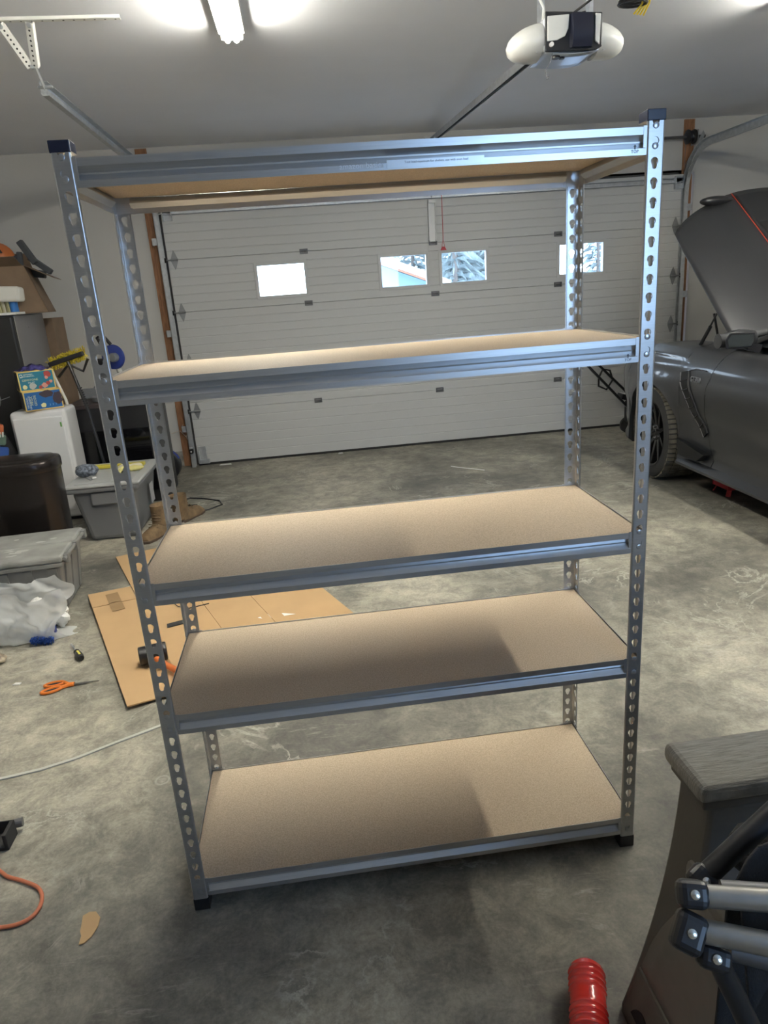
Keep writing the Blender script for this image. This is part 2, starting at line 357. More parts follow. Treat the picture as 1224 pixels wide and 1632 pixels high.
# ------------------------------------------------------------------ sectional door
door = thing('door_1', (1.74, YW, 0), kind='structure')
SEAM = [0.02, 0.54, 1.0, 1.46, 1.92, 2.38]
YD = YW - 0.045           # inner face of the panels
WIN = [(0.075, 0.52), (1.23, 1.67), (1.81, 2.25), (2.965, 3.41)]; WZ = (1.545, 1.825)
def groove_rows(z0, z1, n):
    rows = []                    # (z, recess)
    for k in range(n + 1):
        z = z0 + (z1 - z0) * k / n
        if k == 0: rows += [(z + 0.0008, 0.004), (z + 0.0035, 0.0)]
        elif k == n: rows += [(z - 0.0035, 0.0), (z - 0.0008, 0.004)]
        else: rows += [(z - 0.006, 0.0), (z - 0.0015, 0.0035), (z + 0.0015, 0.0035), (z + 0.006, 0.0)]
    return rows
for i in range(5):
    z0, z1 = SEAM[i], SEAM[i + 1]
    b = MB(); rows = groove_rows(z0, z1, 6)
    holes = WIN if i == 3 else []
    xs = [DX0] + [x for h in holes for x in (h[0] - .02, h[1] + .02)] + [DX1]
    hz = (WZ[0] - .02, WZ[1] + .02)
    if holes:
        zs = sorted(set([r for r in rows if not (hz[0] < r[0] < hz[1])] + [(hz[0], 0.0), (hz[1], 0.0)]))
        for k in range(len(xs) - 1):
            if k % 2 == 0:
                rr = rows; b.add([(x, YD + d, z) for z, d in rr for x in (xs[k], xs[k + 1])], [(2 * j, 2 * j + 1, 2 * j + 3, 2 * j + 2) for j in range(len(rr) - 1)])
            else:
                for part in ([r for r in zs if r[0] <= hz[0]], [r for r in zs if r[0] >= hz[1]]):
                    b.add([(x, YD + d, z) for z, d in part for x in (xs[k], xs[k + 1])], [(2 * j, 2 * j + 1, 2 * j + 3, 2 * j + 2) for j in range(len(part) - 1)])
        # outer skin with the same openings
        ye = YW - 0.003
        for k in range(len(xs) - 1):
            for (a, c) in (((z0 + .002, z1 - .002),) if k % 2 == 0 else ((z0 + .002, hz[0]), (hz[1], z1 - .002))):
                b.add([(xs[k], ye, a), (xs[k + 1], ye, a), (xs[k + 1], ye, c), (xs[k], ye, c)], [(0, 1, 2, 3)])
        b.add([(DX0, YD, z0), (DX0, ye, z0), (DX0, ye, z1), (DX0, YD, z1), (DX1, YD, z0), (DX1, ye, z0), (DX1, ye, z1), (DX1, YD, z1)],
              [(0, 1, 2, 3), (4, 5, 6, 7), (0, 1, 5, 4), (3, 2, 6, 7)])
    else:
        pr = [(YD + d, z) for z, d in rows] + [(YW - .003, rows[-1][0]), (YW - .003, rows[0][0])]
        n = len(pr)
        b.add([(DX0, y, z) for y, z in pr] + [(DX1, y, z) for y, z in pr], [(k, (k + 1) % n, n + (k + 1) % n, n + k) for k in range(n)] + [tuple(range(n)), tuple(range(n, 2 * n))])
    sec = b.build('door_section', doorm, door)
    if i == 3:
        for (a, c) in WIN:
            f = MB(); g = 0.022
            for q in ((a - g, a + .006, WZ[0] - g, WZ[1] + g), (c - .006, c + g, WZ[0] - g, WZ[1] + g), (a + .006, c - .006, WZ[0] - g, WZ[0] + .006), (a + .006, c - .006, WZ[1] - .006, WZ[1] + g)):
                f.box(q[0], q[1], YD - 0.010, YW + 0.0, q[2], q[3])
            f.build('window_frame', doorm, sec, bevel=0.002)
            MB().box(a, c, YD + 0.018, YD + 0.022, WZ[0], WZ[1]).build('window_pane', glassm, sec)
    if i == 0: MB().box(DX0, DX1, YD - 0.002, YW, -0.0, 0.022).build('bottom_seal', rubber, sec)
# centre hinges
def hinge_mesh(b, x, z, w=0.075, h=0.03):
    y = YD
    b.box(x - w / 2, x + w / 2, y - 0.004, y, z + 0.008, z + h / 2 + 0.008); b.box(x - w / 2, x + w / 2, y - 0.004, y, z - h / 2 - 0.008, z - 0.008)
    b.cyl((x - w / 2, y - 0.010, z), (x + w / 2, y - 0.010, z), 0.007, 8)
    for sx in (-1, 1): b.box(x + sx * w * .42 - .006, x + sx * w * .42 + .006, y - .018, y, z - h / 2 - .006, z + h / 2 + .006)
hb = MB(); hinge_mesh(hb, 0, 0); h0 = None
for z in SEAM[1:5]:
    for x in (0.525, 1.74, 2.955):
        if h0 is None:
            for v in hb.v: v.x += x; v.z += z
            h0 = hb.build('hinge', darksteel, door); hz0 = Vector((x, 0, z))
        else:
            c = h0.copy(); COL.objects.link(c); c.location = Vector((x, 0, z)) - hz0
# end hinges: tall diamond plates with a roller stem
def end_hinge(x, s, z):
    b = MB()
    pl = [(-.03, -.012), (-.03, .012), (-.012, .06), (0, .085), (.012, .06), (.03, .012), (.03, -.012), (.012, -.06), (0, -.085), (-.012, -.06)]
    b.prism(pl, (x, YD - .001, z), (1, 0, 0), (0, 0, 1), (0, -.005, 0))
    b.cyl((x - .035, YD - .02, z), (x + .035, YD - .02, z), .009, 10)
    b.cyl((x, YD - .02, z), (x + s * .085, YD - .02, z), .006, 8)
    for d in (-.05, .05, -.025, .025): b.cyl((x, YD - .006, z + d), (x, YD - .010, z + d), .005, 8)
    o = b.build('end_hinge', mat('hinge_galv', (.30, .31, .32), .45, .7), door)
    MB().cyl((x + s * .068, YD - .02, z), (x + s * .092, YD - .02, z), .022, 14).build('roller', blackpl, o)
for z in SEAM[1:5]:
    end_hinge(DX0 + .06, -1, z); end_hinge(DX1 - .06, 1, z)
for x, s in ((DX0 + .055, -1), (DX1 - .055, 1)):
    b = MB(); b.box(x - .04, x + .04, YD - .006, YD, 2.25, 2.36); b.box(x - .04, x - .034, YD - .045, YD, 2.25, 2.36); b.box(x + .034, x + .04, YD - .045, YD, 2.25, 2.36)
    b.cyl((x, YD - .03, 2.31), (x + s * .08, YD - .03, 2.31), .006, 8)
    b.build('top_bracket', trackm, door, bevel=.002)
    b = MB(); b.box(x - .035, x + .035, YD - .005, YD, .03, .19); b.box(x - .045, x + .06, YD - .04, YD - .004, .022, .06); b.box(x + s * .034 - .003, x + s * .034 + .003, YD - .04, YD, .03, .15)
    b.build('bottom_bracket', trackm, door, bevel=.002)
b = MB(); b.bar((DX0 + .01, YD - .022, 2.345), (DX1 - .01, YD - .022, 2.345), .04, .008); b.bar((DX0 + .01, YD - .022, 2.305), (DX1 - .01, YD - .022, 2.305), .04, .006)
b.box(DX0 + .01, DX1 - .01, YD - .006, YD - .002, 2.30, 2.35)
b.build('top_strut', trackm, door)
b = MB(); b.box(1.705, 1.775, YD - .005, YD - .001, 1.93, 2.29); b.box(1.705, 1.711, YD - .03, YD - .002, 1.93, 2.29); b.box(1.769, 1.775, YD - .03, YD - .002, 1.93, 2.29)
b.box(1.71, 1.77, YD - .045, YD - .03, 2.26, 2.29)
b.build('operator_strut', mat('pale_galv', (0.62, .62, .6), .5, .6), door)

# tracks: vertical, curve, horizontal
def track(x, y_end, label, s, zt):
    t = thing('door_track', (x, YW - .03, 0), label, 'track', 'steel door tracks')
    r = zt - 2.22
    pts = [(x, YD - .035, 0.0), (x, YD - .035, 1.2), (x, YD - .035, 2.22)]
    cy = YD - .035 - r
    pts += [(x, cy + r * cos(radians(a)), 2.22 + r * sin(radians(a))) for a in range(10, 91, 10)]
    pts += [(x, y_end, zt)]
    # C shaped channel, mouth towards the door
    prof = [(-.016, -.034), (.018, -.034), (.026, -.026), (.026, .026), (.018, .034), (-.016, .034), (-.016, .030), (.016, .030), (.022, .024), (.022, -.024), (.016, -.030), (-.016, -.030)]
    rings = []
    for i, p in enumerate(pts):
        p = Vector(p); d = (Vector(pts[min(i + 1, len(pts) - 1)]) - Vector(pts[max(i - 1, 0)])).normalized()
        nrm = Vector((1, 0, 0)).cross(d)
        rings.append([p + Vector((s * a, 0, 0)) + nrm * c for a, c in prof])
    MB().loft(rings).build('rail', trackm, t)
    for z in (0.35, 1.25, 2.05):
        b = MB(); b.box(min(x + s * .015, x + s * .07), max(x + s * .015, x + s * .07), YD - .05, YD - .046, z, z + .06); b.box(min(x + s * .066, x + s * .07), max(x + s * .066, x + s * .07), YD - .05, YD + .03, z, z + .06)
        b.build('jamb_bracket', trackm, t)
    # flag bracket at the curve
    b = MB(); b.prism([(0, 0), (.04, 0), (-.28, .26), (-.30, .22), (0, -.12)], (x + s * .026, YD + .02, 2.44), (0, 1, 0), (0, 0, 1), (s * .004, 0, 0))
    b.build('flag_bracket', trackm, t)
    return t
tl = track(-.745, 2.74, 'left horizontal steel track of the door, hung from the white angle bracket', -1, 2.635)
tr_ = track(4.19, 1.2, 'curved steel track at the right of the door, above the dark car', 1, 2.585)
# white perforated hanger at the end of the left track
hg = thing('track_hanger', (-.76, 2.7, 2.64), 'white perforated angle-iron hanger holding the end of the left door track', 'bracket')
hw = mat('hanger_white', (0.74, .74, .70), .5)
hole = mat('hole_dark', (.05, .05, .05), .8)
def perforated(a, b_, up, name, n):
    b = MB(); b.bar(a, b_, .032, .004, up); a = Vector(a); c = Vector(b_); dd = (c - a).normalized(); u = dd.cross(Vector(up)).normalized(); nn = u.cross(dd)
    side = MB()
    b.bar(a + u * .016 + nn * .014, c + u * .016 + nn * .014, .004, .03, up)
    o = b.build(name, hw, hg, bevel=.001)
    for i in range(n):
        q = a.lerp(c, (i + .5) / n); MB().cyl(q - nn * .0028, q + nn * .0028, .0048, 8).build('bolt_hole', hole, o)
    return o
perforated((-.84, 2.47, CEIL - .012), (-.27, 2.49, CEIL - .012), (0, 0, 1), 'ceiling_angle', 12)
perforated((-.82, 2.475, CEIL - .02), (-.755, 2.60, 2.69), (0, 1, 0), 'strut', 10)
perforated((-.69, 2.475, CEIL - .02), (-.735, 2.60, 2.69), (0, 1, 0), 'strut', 9)
b = MB(); b.bar((-.74, 2.62, 2.71), (-.74, 2.72, 2.63), .03, .004, (1, 0, 0)); b.build('end_strap', trackm, hg)
MB().cyl((-.77, 2.72, 2.635), (-.70, 2.72, 2.635), .008, 8).build('end_bolt', trackm, hg)
for q in ((-.82, 2.475, CEIL - .03), (-.69, 2.475, CEIL - .03), (-.745, 2.60, 2.695)): MB().cyl(Vector(q) - Vector((0, .008, 0)), Vector(q) + Vector((0, .008, 0)), .011, 6).build('bolt', trackm, hg)
# torsion shaft
ts = thing('torsion_shaft', (1.74, 5.36, 2.69), 'steel torsion shaft with cable drums across the top of the door', 'shaft')
MB().cyl((DX0 - .12, 5.40, 2.685), (DX1 + .16, 5.40, 2.685), .0135, 12).build('shaft', darksteel, ts)
for x in (DX0 - .02, DX1 + .02):
    b = MB(); b.lathe((x - .045, 5.40, 2.685), (1, 0, 0), [(0, .03), (.01, .062), (.02, .062), (.022, .05), (.03, .054), (.04, .05), (.05, .054), (.06, .05), (.07, .062), (.08, .062), (.09, .035)], 24)
    b.build('cable_drum', blackpl, ts, smooth=True)
    b = MB(); b.box(x + .05, x + .056, 5.36, YW - .015, 2.62, 2.74); b.build('bearing_plate', trackm, ts)
    MB().tube([(x - .02, 5.45, 2.66), (x - .02, 5.43, .2)], .0022, 6).build('lift_cable', darksteel, ts)
for x0, x1 in ((.5, 1.55), (1.93, 2.98)):
    b = MB(); pts = []
    n = 420; pts = [(x0 + (x1 - x0) * k / n, 5.40 + .028 * cos(k * 2 * pi / 8), 2.685 + .028 * sin(k * 2 * pi / 8)) for k in range(n + 1)]
    b.tube(pts, .0042, 4); b.build('torsion_spring', blackmatt, ts, smooth=True)
b = MB(); b.box(1.70, 1.78, 5.37, YW, 2.64, 2.73); b.build('centre_bracket', trackm, ts)

# ------------------------------------------------------------------ opener
op = thing('garage_door_opener', (1.73, 1.95, 2.5), 'garage door opener with white light lenses and black front hung from the ceiling', 'door opener')
lens = mat('lens_white', (0.70, .70, .67), .4, coat=.2)
OX, OY, OZ = 1.715, 1.95, 2.445     # centre of body, bottom z
body = MB(); body.box(OX - .125, OX + .125, OY - .10, OY + .10, OZ + .012, OZ + .145); body.build('housing', mat('opener_grey', (.55, .58, .62), .35, .4), op, bevel=.012)
b = MB(); b.prism([(-.125, .0), (.10, .0), (.127, .012), (.127, .14), (-.125, .15)], (OX, OY - .10, OZ + .008), (1, 0, 0), (0, 0, 1), (0, -.012, 0)); b.build('front_panel', blackpl, op, bevel=.004)
def curved(u0, u1, z0, z1, off, n=10):
    g = MB(); g.grid(lambda u, v: Vector((OX + u0 + (u1 - u0) * u, OY - .113 - off * (1 - (2 * u - 1) ** 2) * .6 - .012 * sin(pi * v), OZ + z0 + (z1 - z0) * v)), n, 8); return g
g = MB(); g.loft([[Vector((OX - .012 + .098 * t, OY - .112 - .022 * sin(pi * (.1 + .8 * t)) * k, OZ + .022 + .118 * q)) for t, q, k in ((0, 0, .3), (1, 0, .3), (1, 1, 1), (0, 1, 1))] for t in (0,)] * 1 or [], caps=False) if False else None
b = MB()
rings = []
for k in range(9):
    zz = OZ + .018 + .125 * k / 8; bul = .03 * sin(pi * (.12 + .76 * k / 8))
    rings.append([Vector((OX - .02, OY - .105, zz)), Vector((OX - .012, OY - .115 - bul, zz)), Vector((OX + .075, OY - .115 - bul, zz)), Vector((OX + .085, OY - .105, zz))])
b.loft(rings); b.build('curved_cover', mat('opener_navy', (.012, .014, .028), .28), op, smooth=True)
b = MB(); b.prism([(-.118, .045), (-.075, .048), (-.04, .062), (-.026, .09), (-.022, .142), (-.118, .138)], (OX, OY - .112, OZ), (1, 0, 0), (0, 0, 1), (0, -.008, 0)); b.build('lens_window', lens, op, bevel=.003)
b = MB(); b.prism([(.092, .04), (.112, .025), (.118, .14), (.092, .142)], (OX, OY - .112, OZ), (1, 0, 0), (0, 0, 1), (0, -.008, 0)); b.build('lens_window', lens, op, bevel=.003)
MB().cyl((OX - .10, OY - .112, OZ + .033), (OX - .10, OY - .124, OZ + .033), .009, 14).build('button', mat('white_button', (.8, .8, .8), .4), op)
# side lenses, ribbed below
for s in (-1, 1):
    rings = []
    for k in range(11):
        t = k / 10; xx = OX + s * (.126 + .140 * t); q = max(0.0, 1 - t ** 2.1) ** .5 if t < 1 else 0.06
        q = max(q, .06)
        rings.append([Vector((xx, OY - .005 + .100 * q * cos(a), OZ + .070 - .02 * t + .072 * q * sin(a))) for a in [2 * pi * j / 24 for j in range(24)]])
    o = MB().loft(rings).build('side_lens', lens, op, smooth=True, ang=60)
    b = MB()
    for k in range(5):
        xx = OX + s * (.15 + .022 * k); b.box(xx - .006, xx + .006, OY - .078 + .007 * k, OY - .055 + .007 * k, OZ + .014 + k * .004, OZ + .024 + k * .005)
    b.build('vent_rib', lens, o, bevel=.003)
b = MB(); b.grid(lambda u, v: Vector((OX - .118 + .236 * u, OY - .10 + .22 * v, OZ + .012 - .010 * sin(pi * u))), 10, 4); b.build('belly_plate', mat('belly_metal', (.50, .56, .66), .3, .7), op, smooth=True, solid=.003)
b = MB(); b.cyl((OX - .06, OY - .06, OZ + .008), (OX - .06, OY - .06, OZ - .006), .018, 12); b.cyl((OX - .03, OY - .05, OZ + .008), (OX - .03, OY - .05, OZ - .006), .012, 12); b.build('terminal_block', blackpl, op)
b = MB(); b.tube([(OX - .085, OY - .09, OZ + .01), (OX - .10, OY - .10, OZ - .03), (OX - .122, OY - .10, OZ - .06), (OX - .115, OY - .10, OZ - .085)], .0012, 6)
b.tube([(OX - .115, OY - .10, OZ - .085), (OX - .105, OY - .10, OZ - .083), (OX - .107, OY - .10, OZ - .092), (OX - .117, OY - .10, OZ - .093), (OX - .115, OY - .10, OZ - .085)], .001, 6)
b.build('antenna_wire', darksteel, op)
for x in (OX - .10, OX + .12):
    b = MB(); b.bar((x, OY + .02, OZ + .14), (x, OY + .02, CEIL), .035, .003, (0, 1, 0))
    b.bar((x, OY + .03, OZ + .14), (x, OY + .03, CEIL), .003, .03, (0, 1, 0))
    b.build('hanger_strap', trackm, op)
b = MB(); b.tube([(OX - .105, OY - .02, OZ + .14), (OX - .10, OY - .02, OZ + .20), (OX - .13, OY - .02, OZ + .25), (OX - .13, OY - .02, CEIL)], .006, 8); b.build('white_conduit', whitep, op, smooth=True)
b = MB(); b.tube([(OX - .02, OY + .1, OZ + .15), (OX + .01, OY + .02, OZ + .165), (OX + .12, OY - .12, OZ + .22), (OX + .30, OY - .35, OZ + .34), (OX + .33, OY - .38, CEIL - .003)], .005, 8)
b.tube([(OX + .05, OY + .0, OZ + .14), (OX + .055, OY - .02, OZ + .175), (OX + .085, OY - .02, OZ + .18), (OX + .10, OY, OZ + .14)], .004, 8)
b.build('power_lead', blackpl, op, smooth=True)
b = MB(); b.box(OX - .03, OX + .04, OY - .06, OY + .02, OZ + .145, OZ + .165); b.build('rail_clamp', blackpl, op, bevel=.004)
rl = thing('opener_rail', (1.74, 3.8, 2.6), 'long steel opener rail running from the opener to the wall above the door', 'rail')
b = MB(); A = Vector((1.735, 2.07, 2.60)); Bq = Vector((1.74, 5.42, 2.775))
prof = [(-.018, -.02), (.018, -.02), (.018, .02), (-.018, .02)]
b.bar(A, Bq, .036, .010, (0, 0, 1)); b.bar(A + Vector((.016, 0, -.018)), Bq + Vector((.016, 0, -.018)), .004, .034, (0, 0, 1)); b.bar(A + Vector((-.016, 0, -.018)), Bq + Vector((-.016, 0, -.018)), .004, .034, (0, 0, 1))
b.build('channel', trackm, rl)
MB().bar(A + Vector((0, 0, -.03)), Bq + Vector((0, 0, -.03)), .010, .008).build('drive_chain', blackmatt, rl)
b = MB(); b.box(1.70, 1.78, 5.40, YW, 2.72, 2.80); b.build('header_bracket', trackm, rl)
b = MB(); b.bar((1.74, 5.1, 2.73), (1.74, 5.43, 2.30), .03, .006, (1, 0, 0)); b.box(1.71, 1.77, 5.02, 5.16, 2.705, 2.735); b.build('door_arm', trackm, rl)
rc = thing('release_cord', (1.83, 5.35, 1.84), 'thin red emergency release cord with red handle hanging before the door', 'cord')
redm = mat('release_red', (.45, .03, .04), .5)
MB().tube([(1.76, 5.10, 2.71), (1.80, 5.25, 2.4), (1.815, 5.33, 2.0), (1.815, 5.34, 1.93)], .003, 6).build('rope', redm, rc)
b = MB(); b.tube([(1.815, 5.34, 1.93), (1.80, 5.34, 1.87)], .0025, 6); b.tube([(1.815, 5.34, 1.93), (1.83, 5.34, 1.87)], .0025, 6); b.prism([(-.028, -.02), (.028, -.02), (.012, .012), (-.012, .012)], (1.815, 5.33, 1.86), (1, 0, 0), (0, 0, 1), (0, .02, 0)); b.build('handle', redm, rc, bevel=.003)
# cords above the opener
cc = MB()
for k in range(3):
    cc.tube([(2.24 + .06 * cos(a) * (1 + .1 * k), 2.42 + .05 * sin(a), CEIL - .03 - .012 * k) for a in [i * pi / 8 + k for i in range(17)]], .006, 6)
meta(cc.build('coiled_cord', blackpl, smooth=True), 'black coiled cord on the ceiling right of the opener', 'cord')
yc = MB()
for k in range(4): yc.tube([(2.29 + .012 * k, 2.40, CEIL - .006), (2.30 + .012 * k, 2.44, CEIL - .05), (2.27 + .02 * k, 2.47 + .006 * k, CEIL - .085)], .005, 6)
meta(yc.build('yellow_cord', mat('yellow_cord', (.75, .58, .05), .5), smooth=True), 'short bundle of yellow cord hanging beside the black coil on the ceiling', 'cord')

# ------------------------------------------------------------------ fluorescent lights
tubem = emis('lit_tube', (1.0, 0.965, 0.84), TUBE_STRENGTH)
housing = mat('fixture_white', (.7, .7, .68), .5)
def fixture(x, y0, y1, label):
    t = thing('ceiling_light', (x, (y0 + y1) / 2, CEIL), label, 'light', 'fluorescent ceiling lights')
    b = MB(); b.box(x - .066, x + .066, y0, y1, CEIL - .05, CEIL - .001); b.build('housing', housing, t, bevel=.004)
    b = MB(); b.box(x - .055, x + .055, y1 - .006, y1 + .012, CEIL - .075, CEIL - .001); b.box(x - .055, x + .055, y0 - .012, y0 + .006, CEIL - .075, CEIL - .001); b.build('socket', housing, t, bevel=.003)
    for s in (-1, 1):
        MB().cyl((x + s * .022, y0 + .01, CEIL - .078), (x + s * .022, y1 - .01, CEIL - .078), .0135, 14).build('tube', tubem, t, smooth=True)
fixture(.235, .20, 2.64, 'lit twin-tube ceiling light above the left end of the shelving rack')
fixture(3.22, .20, 2.64, 'lit twin-tube ceiling light above the dark car')

# ------------------------------------------------------------------ shelving rack
from mathutils import noise as mnoise
def nz(p, s=1.0): return mnoise.noise_vector(Vector(p) * s)
MB.xf = lambda s, M: (setattr(s, 'v', [M @ v for v in s.v]), s)[1]
PITCH = 0.0381
def ZH(i): return 1.859 - 0.041 - PITCH * i
RW, RD = 1.21, 0.459
rack = thing('shelving_unit', (RW / 2, RD / 2, 0), 'tall galvanised steel shelving rack with five particle-board shelves, standing on the concrete', 'shelf')
def key_r(th):
    dx, dz = cos(th), sin(th)
    def ray_circle(cx, cz, r):
        bq = dx * cx + dz * cz; c = cx * cx + cz * cz - r * r; D = bq * bq - c
        return bq + math.sqrt(D) if D > 0 else 0
    r1 = ray_circle(0, .0034, .0080)
    # capsule: walk outwards until outside
    t = 0.004
    while t < .0135:
        x, z = dx * t, dz * t; zz = min(0, max(-.0064, z))
        if x * x + (z - zz) ** 2 > .0050 ** 2: break
        t += .0002
    return max(r1, t)
def flange(b, o, u, n, w0, w1, hc, z0, z1, th):
    """perforated strip: from o + u*w0 to o + u*w1, keyholes at o + u*hc, sheet thickness th along n"""
    o = Vector(o); u = Vector(u); n = Vector(n); zc = Vector((0, 0, 1))
    tops = [ZH(i) for i in range(47)]
    hw0, hw1, hh = w0 - hc, w1 - hc, PITCH / 2
    angs = sorted(set([i * 2 * pi / 20 for i in range(20)] + [math.atan2(a, c) % (2 * pi) for a in (-hh, hh) for c in (hw0, hw1)]))
    ring_in = [(key_r(a) * cos(a), key_r(a) * sin(a)) for a in angs]
    ring_out = []
    for a in angs:
        c, s = cos(a), sin(a); t = 1e9
        if c > 1e-9: t = min(t, hw1 / c)
        if c < -1e-9: t = min(t, hw0 / c)
        if s > 1e-9: t = min(t, hh / s)
        if s < -1e-9: t = min(t, -hh / s)
        ring_out.append((c * t, s * t))
    k = len(angs)
    for zc_ in tops:
        base = o + u * hc + Vector((0, 0, zc_))
        vs = []
        for lay in (0, th):
            for r in (ring_in, ring_out): vs += [base + u * p + zc * q + n * lay for p, q in r]
        fs = []
        for i in range(k):
            j = (i + 1) % k
            fs += [(i, j, k + j, k + i), (2 * k + j, 2 * k + i, 3 * k + i, 3 * k + j), (j, i, 2 * k + i, 2 * k + j)]
        b.add(vs, fs)
    for a, c in ((z0, tops[-1] - hh), (tops[0] + hh, z1)):
        p0 = o + u * w0; p1 = o + u * w1
        b.add([Vector((p.x, p.y, z)) + n * l for l in (0, th) for z in (a, c) for p in (p0, p1)], [(0, 1, 3, 2), (4, 6, 7, 5)])
def post(cx, cy, sx, sy):
    b = MB(); z0, z1, th = .012, 1.834, .0017
    U = Vector((sx, 0, 0)); V = Vector((0, sy, 0)); o = Vector((cx, cy, 0))
    flange(b, o, U, V, .004, .0335, .020, z0, z1, th)
    flange(b, o, V, U, .004, .0335, .020, z0, z1, th)
    def strip(pts):
        vs = [o + U * p + V * q + Vector((0, 0, z)) for z in (z0, z1) for p, q in pts]; n = len(pts)
        b.add(vs, [(i, i + 1, n + i + 1, n + i) for i in range(n - 1)])
    r = .004
    strip([(r - r * sin(radians(a)), r - r * cos(radians(a))) for a in range(0, 91, 15)])
    ri = r - th
    strip([(r - ri * sin(radians(a)), r - ri * cos(radians(a))) for a in range(0, 91, 15)])
    lip = [(.0335, 0)] + [(.0335 + .0045 * sin(radians(a)), .0050 - .0050 * cos(radians(a))) for a in range(15, 91, 15)] + \
          [(.0335 + .0030 * sin(radians(a)), .0050 - .0033 * cos(radians(a))) for a in range(90, -1, -15)]
    strip(lip); strip([(q, p) for p, q in lip])
    bm_ = b.build('post', galv, rack, smooth=True, ang=40)
    e = .0012
    def lshape(g, t): return [(-g, -g), (.038 + g, -g), (.038 + g, t), (t, .038 + g), (-g, .038 + g)]
    for nm, a, c in (('foot', 0.0, .036), ('end_cap', 1.820, 1.842)):
        q = MB(); poly = [(-e, -e), (.0392, -e), (.0392, .0392), (-e, .0392)]
        q.prism(poly, (cx, cy, a), U, V, (0, 0, c - a))
        q.build(nm, blackpl if nm == 'foot' else bluecap, bm_, bevel=.002)
    return bm_
posts = [post(0, 0, 1, 1), post(RW, 0, -1, 1), post(0, RD, 1, -1), post(RW, RD, -1, -1)]
PROF = [(.0030, .0), (.0030, -.0145), (.0120, -.0255), (.0125, -.0285), (.0010, -.0400), (.0010, -.0525)]
def inner(P, t=.0015):
    return [(p + t, q) for i, (p, q) in enumerate(P)]
rivet_proto = [None]
def beam(a, b_, n, zt, front):
    """a->b along the rack face, n = inward direction"""
    a = Vector(a); b_ = Vector(b_); n = Vector(n); d = (b_ - a).normalized(); L_ = (b_ - a).length
    m_ = MB(); out = PROF; inn = inner(PROF)[::-1]; ring = out + inn
    s0, s1 = .0405, L_ - .0405
    rings = [[a + d * s + n * p + Vector((0, 0, zt + q)) for p, q in ring] for s in (s0, s1)]
    m_.loft(rings)
    for s, e in ((.006, s0 + .004), (s1 - .004, L_ - .006)):      # end plates behind the post flange
        m_.add([a + d * t + n * p + Vector((0, 0, zt + q)) for p in (.0022, .0038) for q in (.002, -.052) for t in (s, e)],
               [(0, 1, 3, 2), (4, 6, 7, 5), (0, 2, 6, 4), (1, 5, 7, 3), (0, 4, 5, 1), (2, 3, 7, 6)])
    o = m_.build('long_beam' if front else 'side_beam', galv_beam if front else galv, rack, smooth=False)
    zs = [h for h in (ZH(i) for i in range(47)) if zt - .05 < h - .006 < zt + .004]
    for t in (.020, L_ - .020):
        for h in zs:
            c = a + d * t + Vector((0, 0, h - .0062))
            r_ = MB(); r_.lathe(c + n * .003, -n, [(0, .0040), (.0036, .0040), (.0037, .0064), (.0052, .0062), (.0060, .0040)], 12)
            r_.build('rivet', galv, o, smooth=True, ang=30)
    return o
for i in (0, 11, 23, 32, 45):
    zt = ZH(i) - .0075
    beam((0, 0, 0), (RW, 0, 0), (0, 1, 0), zt, True); beam((RW, RD, 0), (0, RD, 0), (0, -1, 0), zt, True)
    beam((0, RD, 0), (0, 0, 0), (1, 0, 0), zt, False); beam((RW, 0, 0), (RW, RD, 0), (-1, 0, 0), zt, False)
    q = MB(); q.box(.0055, RW - .0055, .0055, RD - .0055, zt - .0145, zt - .003)
    q.build('shelf_board', boardm, rack, bevel=.0006, seg=1)
zt0 = ZH(0) - .0075
lg = text('amazon basics', .0155, mat('print_white', (.90, .92, .95), .6), (.585, .0004, zt0 - .0425), (1, 0, 0), (0, 0, 1), rack, 'lettering', .0003)
stk = MB(); stk.box(.635, .832, .0002, .0008, zt0 - .0495, zt0 - .0355); st = stk.build('sticker', mat('sticker_film', (.60, .61, .62), .34, .9), rack)
text('Tool load maximum for shelves, use with even load', .0062, mat('print_grey', (.08, .08, .1), .5), (.735, .0, zt0 - .0405), (1, 0, 0), (0, 0, 1), rack, 'small_print', .0002)
for i in (0, 11):
    z_ = ZH(i) - .0075
    text('TOP', .0085, MT['print_grey'], (1.147, .0006, z_ - .0455), (1, 0, 0), (0, 0, 1), rack, 'top_mark', .0002)
    MB().prism([(-.002, -.006), (.002, -.006), (.002, .001), (.005, .001), (0, .007), (-.005, .001), (-.002, .001)], (1.147, .0006, z_ - .037), (.7, 0, 0), (0, 0, .7), (0, -.0003, 0)).build('arrow_mark', MT['print_grey'], rack)

# ------------------------------------------------------------------ car
car = thing('car', (3.96, 2.1, 0), 'dark grey coupe with raised striped hood, parked at the right of the garage', 'car')
paint = mat('car_paint', (.050, .051, .055), .36, .6, coat=.8)
stripe = mat('stripe_black', (.022, .022, .024), .35, .2, coat=.7)
carglass = mat('car_glass', (.01, .012, .014), .05, coat=.5)
gloss = mat('gloss_black', (.008, .008, .009), .2)
chrome = mat('chrome_dark', (.35, .35, .37), .25, 1.0)
CX, HWD = 3.965, 0.965
YF, YR, WR, AR = 3.53, 0.81, .345, .388
def inset(z):
    P_ = [(.18, .075), (.24, .02), (.30, .045), (.40, .030), (.50, .030), (.62, .006), (.76, .0), (.86, .022), (.94, .055), (.99, .10), (1.02, .17), (1.03, .25)]
    if z <= P_[0][0]: return P_[0][1]
    for (a, p), (c, q) in zip(P_, P_[1:]):
        if z <= c: t = (z - a) / (c - a); t = t * t * (3 - 2 * t); return p + (q - p) * t
    return P_[-1][1]
